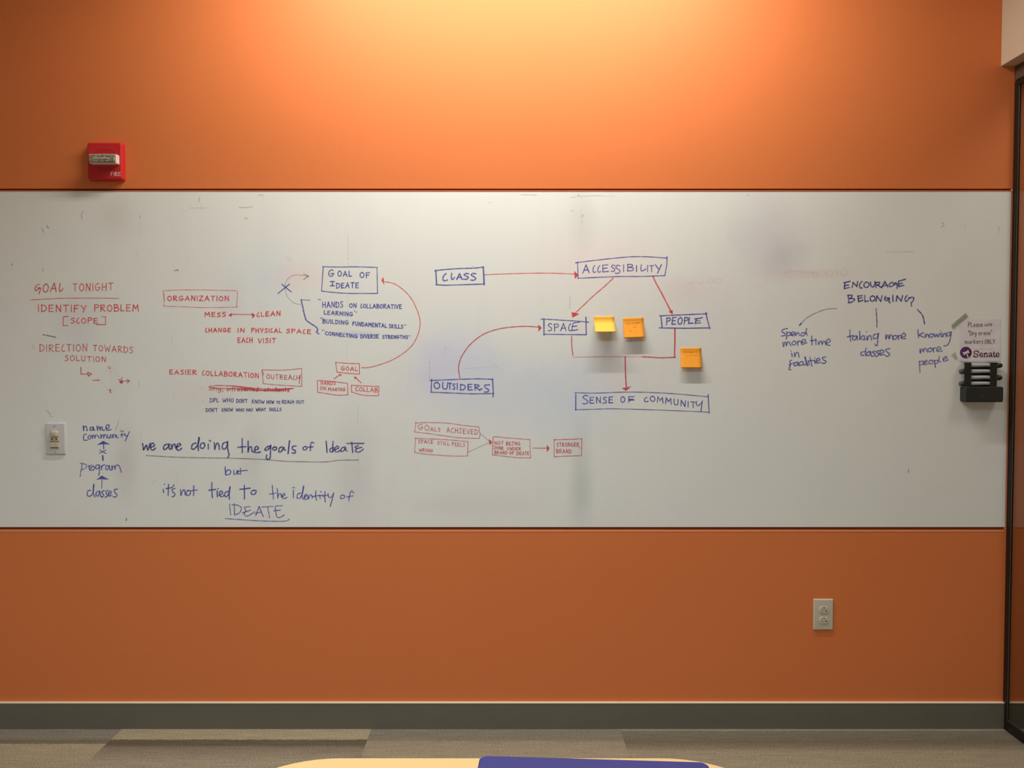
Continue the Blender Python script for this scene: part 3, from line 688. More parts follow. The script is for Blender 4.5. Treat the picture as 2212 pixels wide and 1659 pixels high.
def f(k):
    draw(k, 'G', '~85,713 200,718 300,725 430,733 545,742', 1.9, .85); draw(k, 'G', '112,712 112,868;518,695 522,862', 2.6, .9); draw(k, 'G', '112,860 300,862 520,865', 2.0, .85)
    T_(k, 'G', [('SPA(', 150, 830, 380, 828, 70)], 1.9); draw(k, 'G', '~455,742 400,752 388,780 385,822;385,785 430,780;385,825 440,815', 1.9)
    draw(k, 'G', '~1232,682 1350,676 1450,672 1690,662;1228,798 1480,802 1720,798', 2.2, .9); draw(k, 'G', '1245,682 1256,795;1680,648 1690,700 1718,805', 2.2, .9)
    T_(k, 'G', [('PEOP', 1298, 768, 1505, 762, 66), ('L', 1512, 758, 1560, 756, 58)], 2.3, slant=.1); draw(k, 'G', '1572,712 1645,700;1590,712 1575,755 1630,748;1580,732 1620,728', 2.3)
    draw(k, 'F', '~140,1375 400,1365 620,1357 800,1362;158,1360 152,1500;~152,1498 400,1508 600,1515 812,1512', 2.0, .85); draw(k, 'F', '800,1357 808,1500 805,1548', 2.4, .9)
    T_(k, 'F', [('OU', 182, 1458, 330, 1466, 68), ('TS', 335, 1466, 405, 1468, 60), ('I', 425, 1468, 432, 1468, 68), ('DER', 460, 1474, 665, 1476, 60)], 2.3); draw(k, 'F', '~665,1472 690,1462;~768,1420 720,1425 725,1450 760,1475 745,1495 712,1495', 2.3)
    draw(k, 'G', '~410,1425 600,1430 900,1420 1150,1424 1400,1438 1695,1465', 1.7, .8); draw(k, 'G', '420,1440 420,1595;1702,1445 1712,1625', 2.2, .85); draw(k, 'G', '~415,1592 600,1586 800,1582 1300,1597 1712,1615', 1.6, .8)
    T_(k, 'G', [('S', 485, 1536, 540, 1536, 88), ('ENSE', 556, 1530, 780, 1524, 60), ('O', 855, 1522, 895, 1522, 56), ('F', 930, 1520, 985, 1522, 56), ('(', 1082, 1515, 1120, 1515, 44), ('OMMUNIT', 1140, 1508, 1580, 1575, 54)], 2.0, .9)
    draw(k, 'G', '~1588,1510 1590,1545 1610,1550 1640,1520;1646,1505 1632,1605;940,1500 985,1495', 1.9)
part('handwriting', 'ink_blue', 'blue boxed words SPACE, PEOPLE, OUTSIDERS and SENSE OF COMMUNITY', f)
def f(k):
    draw(k, 'F', '~715,260 900,252 1100,246 1400,243 1680,252', 1.6, .8); draw(k, 'G', '#405,246 446,285 411,324;#378,646 456,662 388,700;#1318,642 1358,624 1360,668', 1)
    draw(k, 'G', '~785,315 700,395 600,480 500,575 415,655', 1.9, .85); draw(k, 'G', '~1168,300 1200,370 1250,460 1345,645', 2.6, .85)
part('arrow', 'ink_red', 'bright red arrows around ACCESSIBILITY', f)
def f(k):
    draw(k, 'F', '~455,1348 442,1250 455,1170 490,1095 570,990 700,890 850,835 1000,812 1150,803 1285,812', 2.1, .85)
    draw(k, 'F', '#1282,785 1319,820 1284,861', 1)
    draw(k, 'G', '~380,878 381,960 386,1010 392,1062', 2.1, .85); draw(k, 'G', '388,1082 700,1078 1075,1077', 1.3, .6)
    draw(k, 'G', '~1068,1078 1150,1082 1250,1088 1385,1083', 2.4, .9); draw(k, 'G', '1380,805 1380,950 1376,1080', 2.8, .9); draw(k, 'G', '~898,1080 902,1250 910,1372', 2.6, .9)
    draw(k, 'G', '#865,1382 905,1376 957,1364 908,1408', 1)
part('arrow', 'ink_pink', 'crimson lines from SPACE and PEOPLE to SENSE OF COMMUNITY and from OUTSIDERS', f)
# --- goals achieved row
def f(k):
    draw(k, 'H', '~145,178 300,172 520,180 700,205 865,222;~865,222 872,270 880,310 872,352;~872,352 740,350 600,340 300,298 135,278;145,165 148,200 135,278', 1.4, .75)
    T_(k, 'H', [('GO', 175, 250, 300, 262, 60), ('ALS', 315, 268, 425, 274, 46), ('ACH!EVED', 500, 284, 852, 308, 56)], 1.4, .75)
    draw(k, 'H', '~140,352 400,360 560,372 742,388;742,388 740,470 738,552;~738,552 560,552 400,542 250,530 135,512;145,345 135,512', 1.4, .75)
    T_(k, 'H', [('SPACE', 176, 408, 345, 410, 40), ('STILL', 395, 420, 530, 428, 36), ('FEELS', 562, 438, 705, 448, 40), ('WRONG', 188, 500, 340, 508, 32)], 1.3, .75)
    draw(k, 'H', '~1028,340 1060,334 1240,350 1445,365;1445,360 1448,450 1457,572;~1457,572 1320,572 1200,560 1020,540;1028,340 1020,540', 1.4, .75)
    T_(k, 'H', [('NOT', 1045, 420, 1145, 424, 36), ('BE!NG', 1178, 428, 1335, 428, 36), ('DONE', 1042, 474, 1145, 478, 32), ('UNDER', 1188, 486, 1345, 488, 34), ('BRAND', 1045, 528, 1190, 532, 34), ('OF', 1215, 536, 1265, 536, 32), ('IDEATE', 1292, 540, 1436, 542, 36)], 1.3, .8)
    draw(k, 'H', '~1720,368 1900,362 2038,355;2038,355 2035,548;~2035,548 1900,552 1722,560;1722,362 1722,560', 1.5, .8)
    T_(k, 'H', [('STRONGER', 1752, 442, 2005, 446, 44), ('BRAND', 1748, 518, 1918, 520, 42)], 1.4, .8); draw(k, 'H', '2000,440 2025,468', 1)
    draw(k, 'H', '#980,358 1019,395 988,432;#1638,423 1672,463 1640,510', 1); draw(k, 'H', '1480,462 1640,463', 1.4, .8)
part('handwriting', 'ink_pink', 'row of small crimson boxes from GOALS ACHIEVED to STRONGER BRAND', f)
def f(k):
    draw(k, 'H', '880,292 940,345 990,390', 0.9, .6); draw(k, 'H', '745,510 870,450 990,398', 1.1, .6)
part('connector_line', 'ink_grey', 'thin grey lines between the small crimson boxes', f)
# --- program / classes column
def f(k):
    draw(k, 'D', '612,245 620,310;~618,300 625,262 650,250 658,270 665,310;~745,265 715,262 702,290 715,307 740,290 748,262 752,300 765,303;795,245 802,305;~802,300 812,262 828,255 838,300;~838,300 848,262 862,258 868,300 880,306 895,300;~918,282 955,265 955,235 930,232 915,262 922,298 945,302 985,292', 2.2)
    draw(k, 'D', '~655,358 625,360 620,430 670,434;~700,370 680,385 680,415 705,418 716,388 700,370;730,365 736,412;~736,408 745,372 762,368 768,408;~768,408 780,370 800,368 826,408;845,360 850,410;~850,408 862,368 880,368 885,408;~885,408 895,365 912,365 928,405;~938,362 940,398 962,405 975,365;975,362 982,405;1000,358 1006,405;~1006,403 1018,363 1036,362 1045,400;~1055,365 1060,400 1082,400;~1108,312 1138,314 1148,322;1125,342 1126,395;1105,366 1155,360;~1165,345 1172,378 1200,370;1228,322 1200,380 1170,445', 2.0, .85)
    draw(k, 'D', '#793,500 830,475 878,443 925,468 972,492 878,486', 1); draw(k, 'D', '882,488 885,550', 2.2, .85); draw(k, 'D', '825,610 870,588 915,565;830,565 915,610', 1.8); draw(k, 'D', '872,640 875,700', 3.2)
    draw(k, 'D', '~572,742 630,752 660,768 650,800 585,830;~600,740 594,790 585,830 572,918', 1.8, .75)
    draw(k, 'D', '685,772 700,838;~693,802 702,776 722,768;~738,790 718,802 715,832 745,832 766,800 740,772;~828,768 790,765 778,800 798,818 828,790;~830,766 828,850 818,900;850,775 860,828;~858,800 872,770 902,764;~955,775 922,775 910,812 928,828 950,800 960,772 965,822 985,832;~990,775 998,828;~998,815 1008,780 1026,776 1035,822;~1035,815 1045,775 1080,768 1100,800 1118,860', 2.1, .85)
    draw(k, 'D', '.878,872', 1.2, .6); draw(k, 'D', '#783,962 820,935 856,903 905,930 957,958 900,955 850,950', 1); draw(k, 'D', '862,960 858,1070', 2.3, .7)
    draw(k, 'D', '~712,1100 680,1105 664,1150 690,1182 735,1150 752,1080 755,1020;~752,1022 746,1130 768,1188;~832,1110 795,1120 782,1160 808,1178 835,1120 840,1165 852,1182;~892,1105 862,1115 872,1145 886,1165 868,1188 850,1186;~942,1100 915,1115 925,1150 930,1180 905,1192;~945,1160 985,1135 975,1110 950,1130 952,1175 990,1168;~1068,1085 1025,1095 1035,1130 1062,1160 1042,1188 1008,1186', 2.3, .85)
    k.ribbon([cp('D', 1085, 180), cp('D', 1065, 240), cp('D', 1042, 300)], 1.6, .28)
part('handwriting', 'ink_blue', 'blue handwriting classes, program, name community joined by upward arrows', f)
# --- big statement
def f(k):
    draw(k, 'D', '~1400,480 1408,520 1415,565 1450,500 1470,565 1500,475;~1502,532 1556,510 1545,475 1515,490 1508,545 1535,568 1575,540;~1742,485 1695,500 1678,540 1700,560 1742,520 1752,485 1755,545 1775,555;1778,490 1790,550;~1788,545 1802,502 1825,485 1835,520 1845,545;~1848,530 1905,500 1890,478 1865,492 1852,545 1880,570 1920,543;~2112,472 2065,490 2052,545 2085,552 2130,500 2150,440 2152,400;~2148,400 2138,500 2142,572', 2.7, .92)
    draw(k, 'E', '~0,348 -35,358 -45,405 -20,420 8,405 15,372 0,348;60,365 62,430;75,315 92,326;140,345 148,435;~148,430 165,370 188,350 203,385 208,435;~310,338 265,350 245,395 262,432 298,412 318,345;~318,330 318,420 332,480 335,515 320,540', 2.6, .92)
    draw(k, 'E', '510,292 512,475;452,408 500,402 560,398;590,325 590,470;~592,450 608,407 634,405 642,455 662,472;~678,440 722,430 715,395 690,402 674,450 698,477 752,468;~892,385 845,400 812,432 828,448 868,422 892,385;~890,380 886,480 880,550 850,566 830,540 838,510;~940,400 915,420 925,442 956,440 970,412 940,400;~1040,400 1005,418 998,465 1030,462 1062,405 1066,440 1085,442;1140,320 1130,400 1120,490;~1225,390 1185,395 1175,428 1215,450 1215,480 1175,482', 2.7, .9)
    draw(k, 'E', '~1350,395 1320,410 1325,440 1360,435 1372,405 1350,395;~1462,350 1435,340 1420,370 1415,450;1385,405 1452,400;1625,325 1638,475;~1730,410 1680,425 1675,462 1705,462 1730,430;~1718,328 1712,400 1716,468;~1738,440 1792,415 1778,390 1750,410 1742,455 1775,467 1822,440;~1870,400 1830,420 1822,460 1858,452 1882,405 1885,445 1905,455;1900,355 2125,355;1965,340 1978,475;~2052,385 2008,400 2030,425 2012,455 2060,470 2118,432;2025,425 2098,405', 2.5, .82)
part('handwriting', 'ink_navy', 'large dark blue handwriting: we are doing the goals of IdeaTE', f)
def f(k):
    draw(k, 'E', '~-765,514 -620,524 -412,536 -200,543 5,546 160,549 350,551 800,568 1100,592 1600,600 1800,578 2055,575', 1.9, .55)
part('underline', 'ink_grey', 'thin grey line under the large handwriting', f)
def f(k):
    draw(k, 'E', '285,668 292,770;~290,745 320,708 358,718 350,758 318,772 290,768;~400,712 402,762 435,755 448,712 455,762 475,755;488,685 490,765;~440,728 510,718 578,712', 2.2, .85)
    draw(k, 'D', '1675,1085 1680,1130;.1692,1018;1745,1020 1740,1170;1712,1078 1785,1065;1820,1028 1795,1060;~1830,1075 1795,1090 1798,1120 1832,1150 1812,1183 1790,1185;1905,1090 1910,1170;~1910,1165 1935,1105 1958,1095 1968,1165;~2005,1100 1980,1130 1990,1165 2025,1160 2036,1115 2005,1100;2080,1040 2078,1172;2040,1107 2125,1095', 2.4, .82)
    draw(k, 'E', '108,875 108,975 115,1075;68,975 160,965;180,985 182,1062;.190,955;~205,1040 250,1015 238,985 212,1003 213,1045 238,1062 272,1045;~335,990 292,1003 275,1040 300,1062 335,1020 350,935;~348,930 338,1020 342,1095;540,910 542,1092;480,965 618,948;~660,975 630,1000 640,1030 680,1025 697,985 660,975', 2.6, .88)
    draw(k, 'E', '910,912 918,1000 925,1092;872,1028 955,1015;975,955 985,1080;~985,1060 1000,1025 1022,1025 1035,1070;~1038,1060 1078,1040 1070,1020 1050,1030 1042,1070 1075,1087 1105,1070;1190,975 1190,1078;1182,940 1206,945;~1290,1010 1247,1030 1242,1080 1278,1078 1312,1010 1328,920;~1325,920 1305,1060 1325,1097;~1330,1072 1370,1045 1362,1030 1338,1050 1345,1097 1378,1088;~1380,1045 1390,1090 1410,1042 1432,1042 1442,1080;1490,985 1485,1050 1497,1110;~1440,1062 1520,1048 1580,1042;1540,1040 1546,1087;1550,995 1562,998;1610,995 1605,1060 1614,1132;1575,1055 1650,1040;~1650,1020 1662,1070 1695,1065 1722,1020;1728,1010 1705,1100 1680,1190', 2.2, .82)
    draw(k, 'E', '~1845,1040 1815,1055 1820,1085 1860,1080 1872,1052 1845,1040;~1990,1012 1970,985 1945,1010 1925,1115;1900,1065 1985,1050', 2.1, .8)
    draw(k, 'E', '342,1160 350,1230 358,1305;405,1155 410,1300;~375,1170 450,1175 500,1212 475,1275 408,1305;~615,1195 540,1203 558,1245 538,1290 570,1320 640,1288 675,1260;515,1275 625,1240;690,1315 735,1190 790,1325;680,1285 760,1265;770,1200 920,1190;850,1200 862,1270 875,1345;~1045,1182 955,1190 958,1260 970,1325 1010,1338 1070,1305;930,1250 1020,1240', 1.9, .8)
    draw(k, 'E', '~288,1352 420,1362 700,1380 900,1388 1080,1386 1135,1362', 1.9, .7)
part('handwriting', 'ink_blue', "blue handwriting: but it's not tied to the identity of IDEATE", f)
# --- encourage belonging
def f(k):
    draw(k, 'I', '845,170 920,152;858,172 850,240;850,205 900,195;850,240 912,225;945,225 955,165 1000,215 1010,155;~1062,155 1035,185 1038,230 1065,230;~1105,165 1085,190 1095,222 1130,220 1147,185 1125,160 1105,165;~1165,160 1168,205 1192,220 1212,195 1217,155;1225,165 1228,228;~1228,170 1272,162 1262,190 1235,195;1240,195 1295,225;1295,230 1335,155 1370,220;1305,210 1365,195;~1425,160 1385,190 1400,217 1440,197 1475,175;~1430,178 1475,175 1480,237;1500,150 1580,128;1498,155 1500,215 1560,200;1495,190 1545,172', 2.4)
    draw(k, 'I', '895,315 905,405;~890,325 942,317 935,345 910,357;~910,357 972,365 950,395 898,410;1015,325 1020,395 1072,378;1010,330 1065,322;1015,362 1062,347;1095,320 1095,395 1140,385;~1190,325 1160,345 1170,387 1205,382 1217,345 1190,325;1230,390 1240,325 1285,392 1302,325;~1345,330 1330,370 1360,382 1385,352;~1350,355 1388,352 1385,400 1400,408;1430,320 1432,392;1470,390 1480,325 1530,388 1547,320;~1600,320 1575,360 1590,392 1630,352;~1620,350 1677,345 1672,385 1650,412 1655,450', 2.4)
    draw(k, 'I', '~760,478 640,485 500,535 390,600 315,678', 1.5, .6); draw(k, 'I', '335,655 315,678', 2.4, .85); draw(k, 'I', '~1230,480 1238,600 1240,698', 2.0, .8); draw(k, 'I', '~1725,490 1785,562 1810,662', 2.4, .85)
part('handwriting', 'ink_navy', 'dark blue handwriting ENCOURAGE BELONGING with three branches', f)
def f(k):
    draw(k, 'I', '~170,715 115,730 105,755 140,775 140,798 98,806;165,755 158,842;~162,770 200,762 207,790 165,805;~215,790 257,775 245,755 220,765 213,793 250,802;~265,765 268,800 290,765 305,770 313,800;~380,765 342,770 332,800 362,802 395,762;~400,715 395,760 408,797;~115,880 125,932 140,880 155,885 158,922 172,880 190,880 212,922;~250,865 225,885 235,912 265,905 272,875 250,865;290,870 295,922;~293,895 310,865 332,872;~335,885 387,870 375,845 345,860 343,905 402,885', 2.1, .85)
    draw(k, 'I', '460,805 465,912;445,860 520,855;510,870 512,907;.508,840;~540,870 545,907 562,870 580,872 585,905 600,870 620,872 627,907;~628,895 682,870 665,840 640,860 638,908 680,917;222,1010 228,1052;.215,985;~255,1005 258,1052 275,1010 298,1005 310,1058', 2.1, .85)
    draw(k, 'I', '~220,1095 200,1105 207,1150 188,1200 212,1208;190,1150 250,1125;~287,1115 255,1130 252,1160 285,1152 297,1120 302,1157;~345,1110 315,1125 313,1157 350,1147;~358,1110 362,1152 382,1145;385,1055 397,1150;~375,1060 400,1110 412,1162;420,1100 432,1152;440,1060 465,1167;425,1105 490,1095;495,1095 500,1132;.500,1065;~512,1110 557,1090 545,1070 520,1085 517,1127 562,1120;~630,1055 590,1065 600,1090 634,1110 612,1132 578,1128', 2.2, .85)
    draw(k, 'I', '915,735 918,800 927,867;885,815 960,800;~992,805 955,815 953,850 985,847 1002,805 1007,852;1035,750 1035,852;1078,798 1035,830 1082,852;~1090,805 1092,847 1112,845;.1115,755;~1120,805 1125,852 1145,805 1165,805 1177,852;~1252,780 1205,790 1198,830 1235,832 1260,775;~1258,775 1250,850 1245,910 1225,920 1215,900;~1345,790 1348,842 1365,795 1380,800 1385,842 1400,795 1420,800 1432,847;~1455,800 1430,815 1440,842 1470,837 1477,805 1455,800;1490,800 1498,847;~1495,820 1510,795 1532,800;~1525,825 1582,800 1565,770 1540,790 1533,832 1582,835', 2.2, .85)
    draw(k, 'I', '~1097,990 1055,1000 1048,1030 1085,1037;~1112,948 1100,1000 1107,1037;~1152,990 1120,1005 1118,1037 1150,1032 1162,990 1172,1037;~1217,985 1185,1000 1217,1020 1195,1047 1173,1045;~1267,980 1230,995 1262,1020 1240,1047 1218,1045;~1275,1020 1322,995 1305,970 1280,985 1278,1032 1327,1025;~1392,955 1345,970 1365,1000 1392,1022 1370,1047 1338,1040', 2.2, .85)
    draw(k, 'I', '1728,730 1738,822;1792,765 1745,795 1802,822;~1815,780 1820,822 1835,785 1850,790 1860,822;~1890,780 1865,795 1875,822 1905,812 1912,785 1890,780;~1925,775 1935,817 1955,785 1967,817 1987,775;1998,775 2006,817;.2000,747;~2020,770 2026,817 2045,775 2060,780 2067,817;~2117,760 2080,770 2078,800 2105,802 2127,758;~2127,755 2115,850 2080,915 2038,922', 2.1, .85)
    draw(k, 'I', '~1755,960 1758,1012 1775,960 1790,965 1795,997 1810,955 1830,960 1842,997;~1875,950 1850,965 1860,992 1890,987 1897,955 1875,950;1910,950 1918,997;~1915,970 1930,945 1947,950;~1955,975 2002,960 1990,935 1965,945 1958,987 2022,985', 2.1, .75)
    draw(k, 'I', '1745,1105 1755,1240;~1748,1115 1792,1105 1790,1140 1752,1152;~1805,1130 1842,1110 1830,1095 1805,1115 1808,1147 1852,1137;~1880,1095 1860,1115 1870,1137 1902,1132 1907,1100 1880,1095;1925,1095 1938,1182;~1930,1105 1967,1095 1965,1125 1935,1137;~1988,1050 1980,1100 2002,1120;~2028,1085 2077,1070 2065,1050 2035,1070 2038,1107 2092,1090', 2.1, .75)
part('handwriting', 'ink_blue', 'blue handwriting under the three branches: spend more time, taking more classes, knowing more people', f)
# --- scuffs, dirt ticks, ghost marks
def f(k):
    draw(k, 'A', '~452,795 500,803 585,822', 2.0, .95)
    draw(k, 'O', '~662,318 650,345 652,380', 1.4, .5); draw(k, 'O', '~335,450 340,470 347,487;375,430 380,450;372,440 392,450', 1.6, .55)
    draw(k, 'O', '1590,203 1583,246', 1.1, .7); draw(k, 'O', '1500,294 1660,292;1598,270 1600,310', .7, .45); draw(k, 'O', '~1905,289 1960,287 2012,284', 1.0, .8)
    draw(k, 'O', '~2062,190 2100,190 2104,200;~1945,378 1962,370 1960,382;1968,370 1970,384', .9, .7); draw(k, 'O', '1116,352 1117,370;101,733 93,752;342,772 343,796', 1.2, .7); draw(k, 'O', '~1390,792 1402,786 1420,789', 1.8, .9)
    draw(k, 'O', '.1412,838 1403,880 1086,648 635,643 1383,690 1952,656 90,774 45,774 921,772 1850,204 1370,388 1498,688', 1.2, .6)
    draw(k, 'O', '1115,400 1118,520;1368,420 1370,485;1090,640 1092,700', .8, .22)
    for (u, v0, v1, s, a) in ((752, 505, 575, .7, .5), (751, 636, 655, .6, .4), (751, 662, 700, .6, .25), (773, 870, 915, .8, .35), (774, 950, 1040, .6, .3), (1232, 540, 600, .5, .15), (1231, 640, 668, .8, .6),
                              (928, 782, 818, .9, .55), (1393, 538, 545, .5, .3), (1393, 770, 890, .5, .2), (372, 722, 745, .8, .3), (375, 840, 860, .8, .3), (304, 938, 955, .8, .35), (383, 1012, 1048, .7, .35), (529, 968, 1030, .7, .22), (300, 825, 845, .6, .35), (750, 735, 770, .6, .3), (1256, 420, 520, .7, .18), (1250, 960, 1100, .7, .16)):
        v = v0
        while v < v1:
            l = random.uniform(2, 6); k.ribbon([(u + random.uniform(-.7, .7), v), (u + random.uniform(-.7, .7), v + l)], s * random.uniform(.8, 1.5), a * random.uniform(.5, 1)); v += l + random.uniform(.5, 4)
    draw(k, 'P', '1440,185 1455,178;~2000,240 2010,235 2018,245;~2065,280 2085,265 2080,290;2074,310 2075,320;1325,615 1335,618', 1.2, .45)
    draw(k, 'P', '~1660,128 1740,130 1770,132', 1.2, .5); draw(k, 'P', '2050,128 2056,136', 1.3, .7); draw(k, 'P', '~1980,150 2100,138 2212,132;~2000,145 2120,136 2300,140', .8, .3)
    draw(k, 'Q', '~1725,302 1742,286 1730,272', 1.2, .65); draw(k, 'Q', '2064,302 2064,322', 1.1, .6); draw(k, 'Q', '~2052,346 2064,340 2062,330', .8, .35); draw(k, 'Q', '580,109 588,114;1864,292 1866,294', 1.5, .6)
    draw(k, 'R', '444,90 446,146', 1.6, .75); draw(k, 'D', '1185,1462 1186,1500;1180,1495 1190,1490', 1.6, .8)
    draw(k, 'D', '~130,35 145,60 175,80;~165,82 172,112 190,126 212,130;258,178 262,198', 1.2, .5); draw(k, 'D', '1525,1025 1572,972;1590,748 1608,740;1410,918 1430,920', 1.0, .3)
    draw(k, 'A', '335,900 365,950;1466,1290 1466,1350;.1532,438 1625,1188 1413,1348', 1.0, .4)
    draw(k, 'F', '.615,768 770,115', 1.1, .4); draw(k, 'F', '300,1020 298,1110;300,1020 348,1045;750,1150 840,1222 882,1250;500,1250 640,1242 860,1228', 1.4, .16)
    for (x, y) in ((505, 1445), (285, 1430), (1450, 1440), (1555, 1400), (1600, 1380)): k.dot(*cp('E', x, y), .8, .35)
    for i in range(46):
        u = random.choice([random.gauss(1258, 10), random.uniform(20, 2160), random.gauss(760, 60)]); k.dot(u, random.uniform(1116, 1134) if random.random() < .5 else random.uniform(425, 445), random.uniform(.3, .8), random.uniform(.15, .4))
part('scuff_marks', 'ink_dirt', 'black specks, ticks and scuffs left on the board', f)
def f(k):
    T_(k, 'Q', [('OIO', 1045, 595, 1175, 585, 38), ('O', 968, 600, 1000, 598, 38), ('OO', 350, 635, 432, 635, 34)], 1.6, .10)
    draw(k, 'Q', '~235,625 245,640 262,625;~295,625 310,635 325,620;~800,575 850,562 980,568', 1.8, .12); draw(k, 'Q', '1400,447 1562,446', 1.2, .28)
    draw(k, 'C', '~165,60 200,80 190,120;~210,70 225,95 220,120', 1.6, .12)
part('ghost_writing', 'ink_pink', 'faint pink remains of wiped writing', f)

# ------------------------------------------------------------------ fire alarm strobe
def fire_alarm():
    YP = -0.024
    a = W(189, 309, YP); b = W(262, 386, YP)
    x0, x1, z1, z0 = a.x, b.x, a.z, b.z
    t = thing('fire_alarm', 'red square fire alarm with clear strobe on the orange wall above the whiteboard', 'fire alarm', ((x0 + x1) / 2, 0, (z0 + z1) / 2))
    bm = bmesh.new()
    # body: wider at the wall, sloped sides
    def rect(x0, x1, z0, z1, y): return [bm.verts.new((x, y, z)) for x, z in rrect(x0, x1, z0, z1, .006, 3)]
    fl = .0045
    rr = [rect(x0 - fl, x1 + fl, z0 - fl, z1 + fl, 0), rect(x0 - fl, x1 + fl, z0 - fl, z1 + fl, -.005), rect(x0 - fl * .3, x1 + fl * .3, z0 - fl * .3, z1 + fl * .3, YP + .0022), rect(x0 + .0016, x1 - .0016, z0 + .0016, z1 - .0016, YP)]
    for p, q in zip(rr, rr[1:]):
        for i in range(len(p)): bm.faces.new((p[i], p[(i + 1) % len(p)], q[(i + 1) % len(p)], q[i]))
    bm.faces.new(rr[0]); bm.faces.new(rr[-1][::-1])
    link('body', bm, M['red'], t)
    # sound holes (recessed dark dots) and strobe
    bm = bmesh.new()
    for r, (yy, n) in enumerate(((455, 11), (498, 14), (541, 16), (1000, 12), (1045, 12), (1090, 9))):
        for i in range(n):
            p = W(*cp('K', 920 + (i - (n - 1) / 2) * 38, yy), YP)
            prism_y(bm, [(p.x + .0011 * math.cos(R(q * 60)), p.z + .0011 * math.sin(R(q * 60))) for q in range(6)], YP + .001, YP - .0003)
    link('sound_holes', bm, M['hole'], t)['kind'] = 'stuff'
    YS = YP - 0.036
    p = W(188.5, 331.5, YS); q = W(247.0, 350.0, YS)
    bx0, bz1 = W(196, 331.5, YP).x, p.z
    # lens housing: box from YP to YS, slight taper
    def frust(xa, xb, za, zb, ya, xc, xd, zc, zd, yb, bev=0):
        bm = bmesh.new()
        A = [bm.verts.new((x, ya, z)) for x, z in ((xa, za), (xb, za), (xb, zb), (xa, zb))]
        B = [bm.verts.new((x, yb, z)) for x, z in ((xc, zc), (xd, zc), (xd, zd), (xc, zd))]
        bm.faces.new(A); bm.faces.new(B[::-1])
        for i in range(4): bm.faces.new((A[i], A[(i + 1) % 4], B[(i + 1) % 4], B[i]))
        if bev: bmesh.ops.bevel(bm, geom=list(bm.edges), offset=bev, segments=2, affect='EDGES')
        return bm
    X0, X1, Z0, Z1 = p.x, q.x, q.z, p.z
    link('strobe_housing', frust(X0 - .001, X1 + .001, Z0 - .0012, Z1 + .0012, YP, X0 - .0005, X1 + .0005, Z0 - .0005, Z1 + .0005, YS + .012, .001), M['whiteplastic'], t, label='white strobe housing')
    link('reflector', frust(X0 + .002, X1 - .002, Z0 + .002, Z1 - .002, YS + .0118, X0 + .004, X1 - .004, Z0 + .004, Z1 - .004, YS + .004), M['strobe'], t, label='shiny faceted reflector')
    link('lens', frust(X0, X1, Z0, Z1, YS + .0117, X0 + .001, X1 - .001, Z0 + .001, Z1 - .001, YS, .001), M['lens'], t, label='clear strobe lens')
    bm = bmesh.new(); cz = (Z0 + Z1) / 2
    cyl(bm, (X0 + .022, YS + .0028, cz - .001), (X1 - .022, YS + .0028, cz - .001), .0022, n=10)
    link('flash_tube', bm, M['whiteplastic'], t)
    k = Ink(YP - .0006)
    T_(k, 'K', [('F', 1098, 1242, 1150, 1242, 105), ('I', 1190, 1242, 1202, 1242, 105), ('R', 1225, 1242, 1292, 1242, 105), ('E', 1322, 1242, 1388, 1242, 105)], 1.15, 1.0, jit=0)
    k.build('lettering', alpha_mat('fire_print', (0.9, 0.8, 0.8), 1, attr=True, noise=0), t, 'white word FIRE')
    for (u, v) in ((890, 320), (845, 1300)):
        c = W(*cp('K', u, v), YP); link('screw', cyl(bmesh.new(), (c.x, YP + .001, c.z), (c.x, YP - .0006, c.z), .0022, n=12), M['red'], t)
fire_alarm()

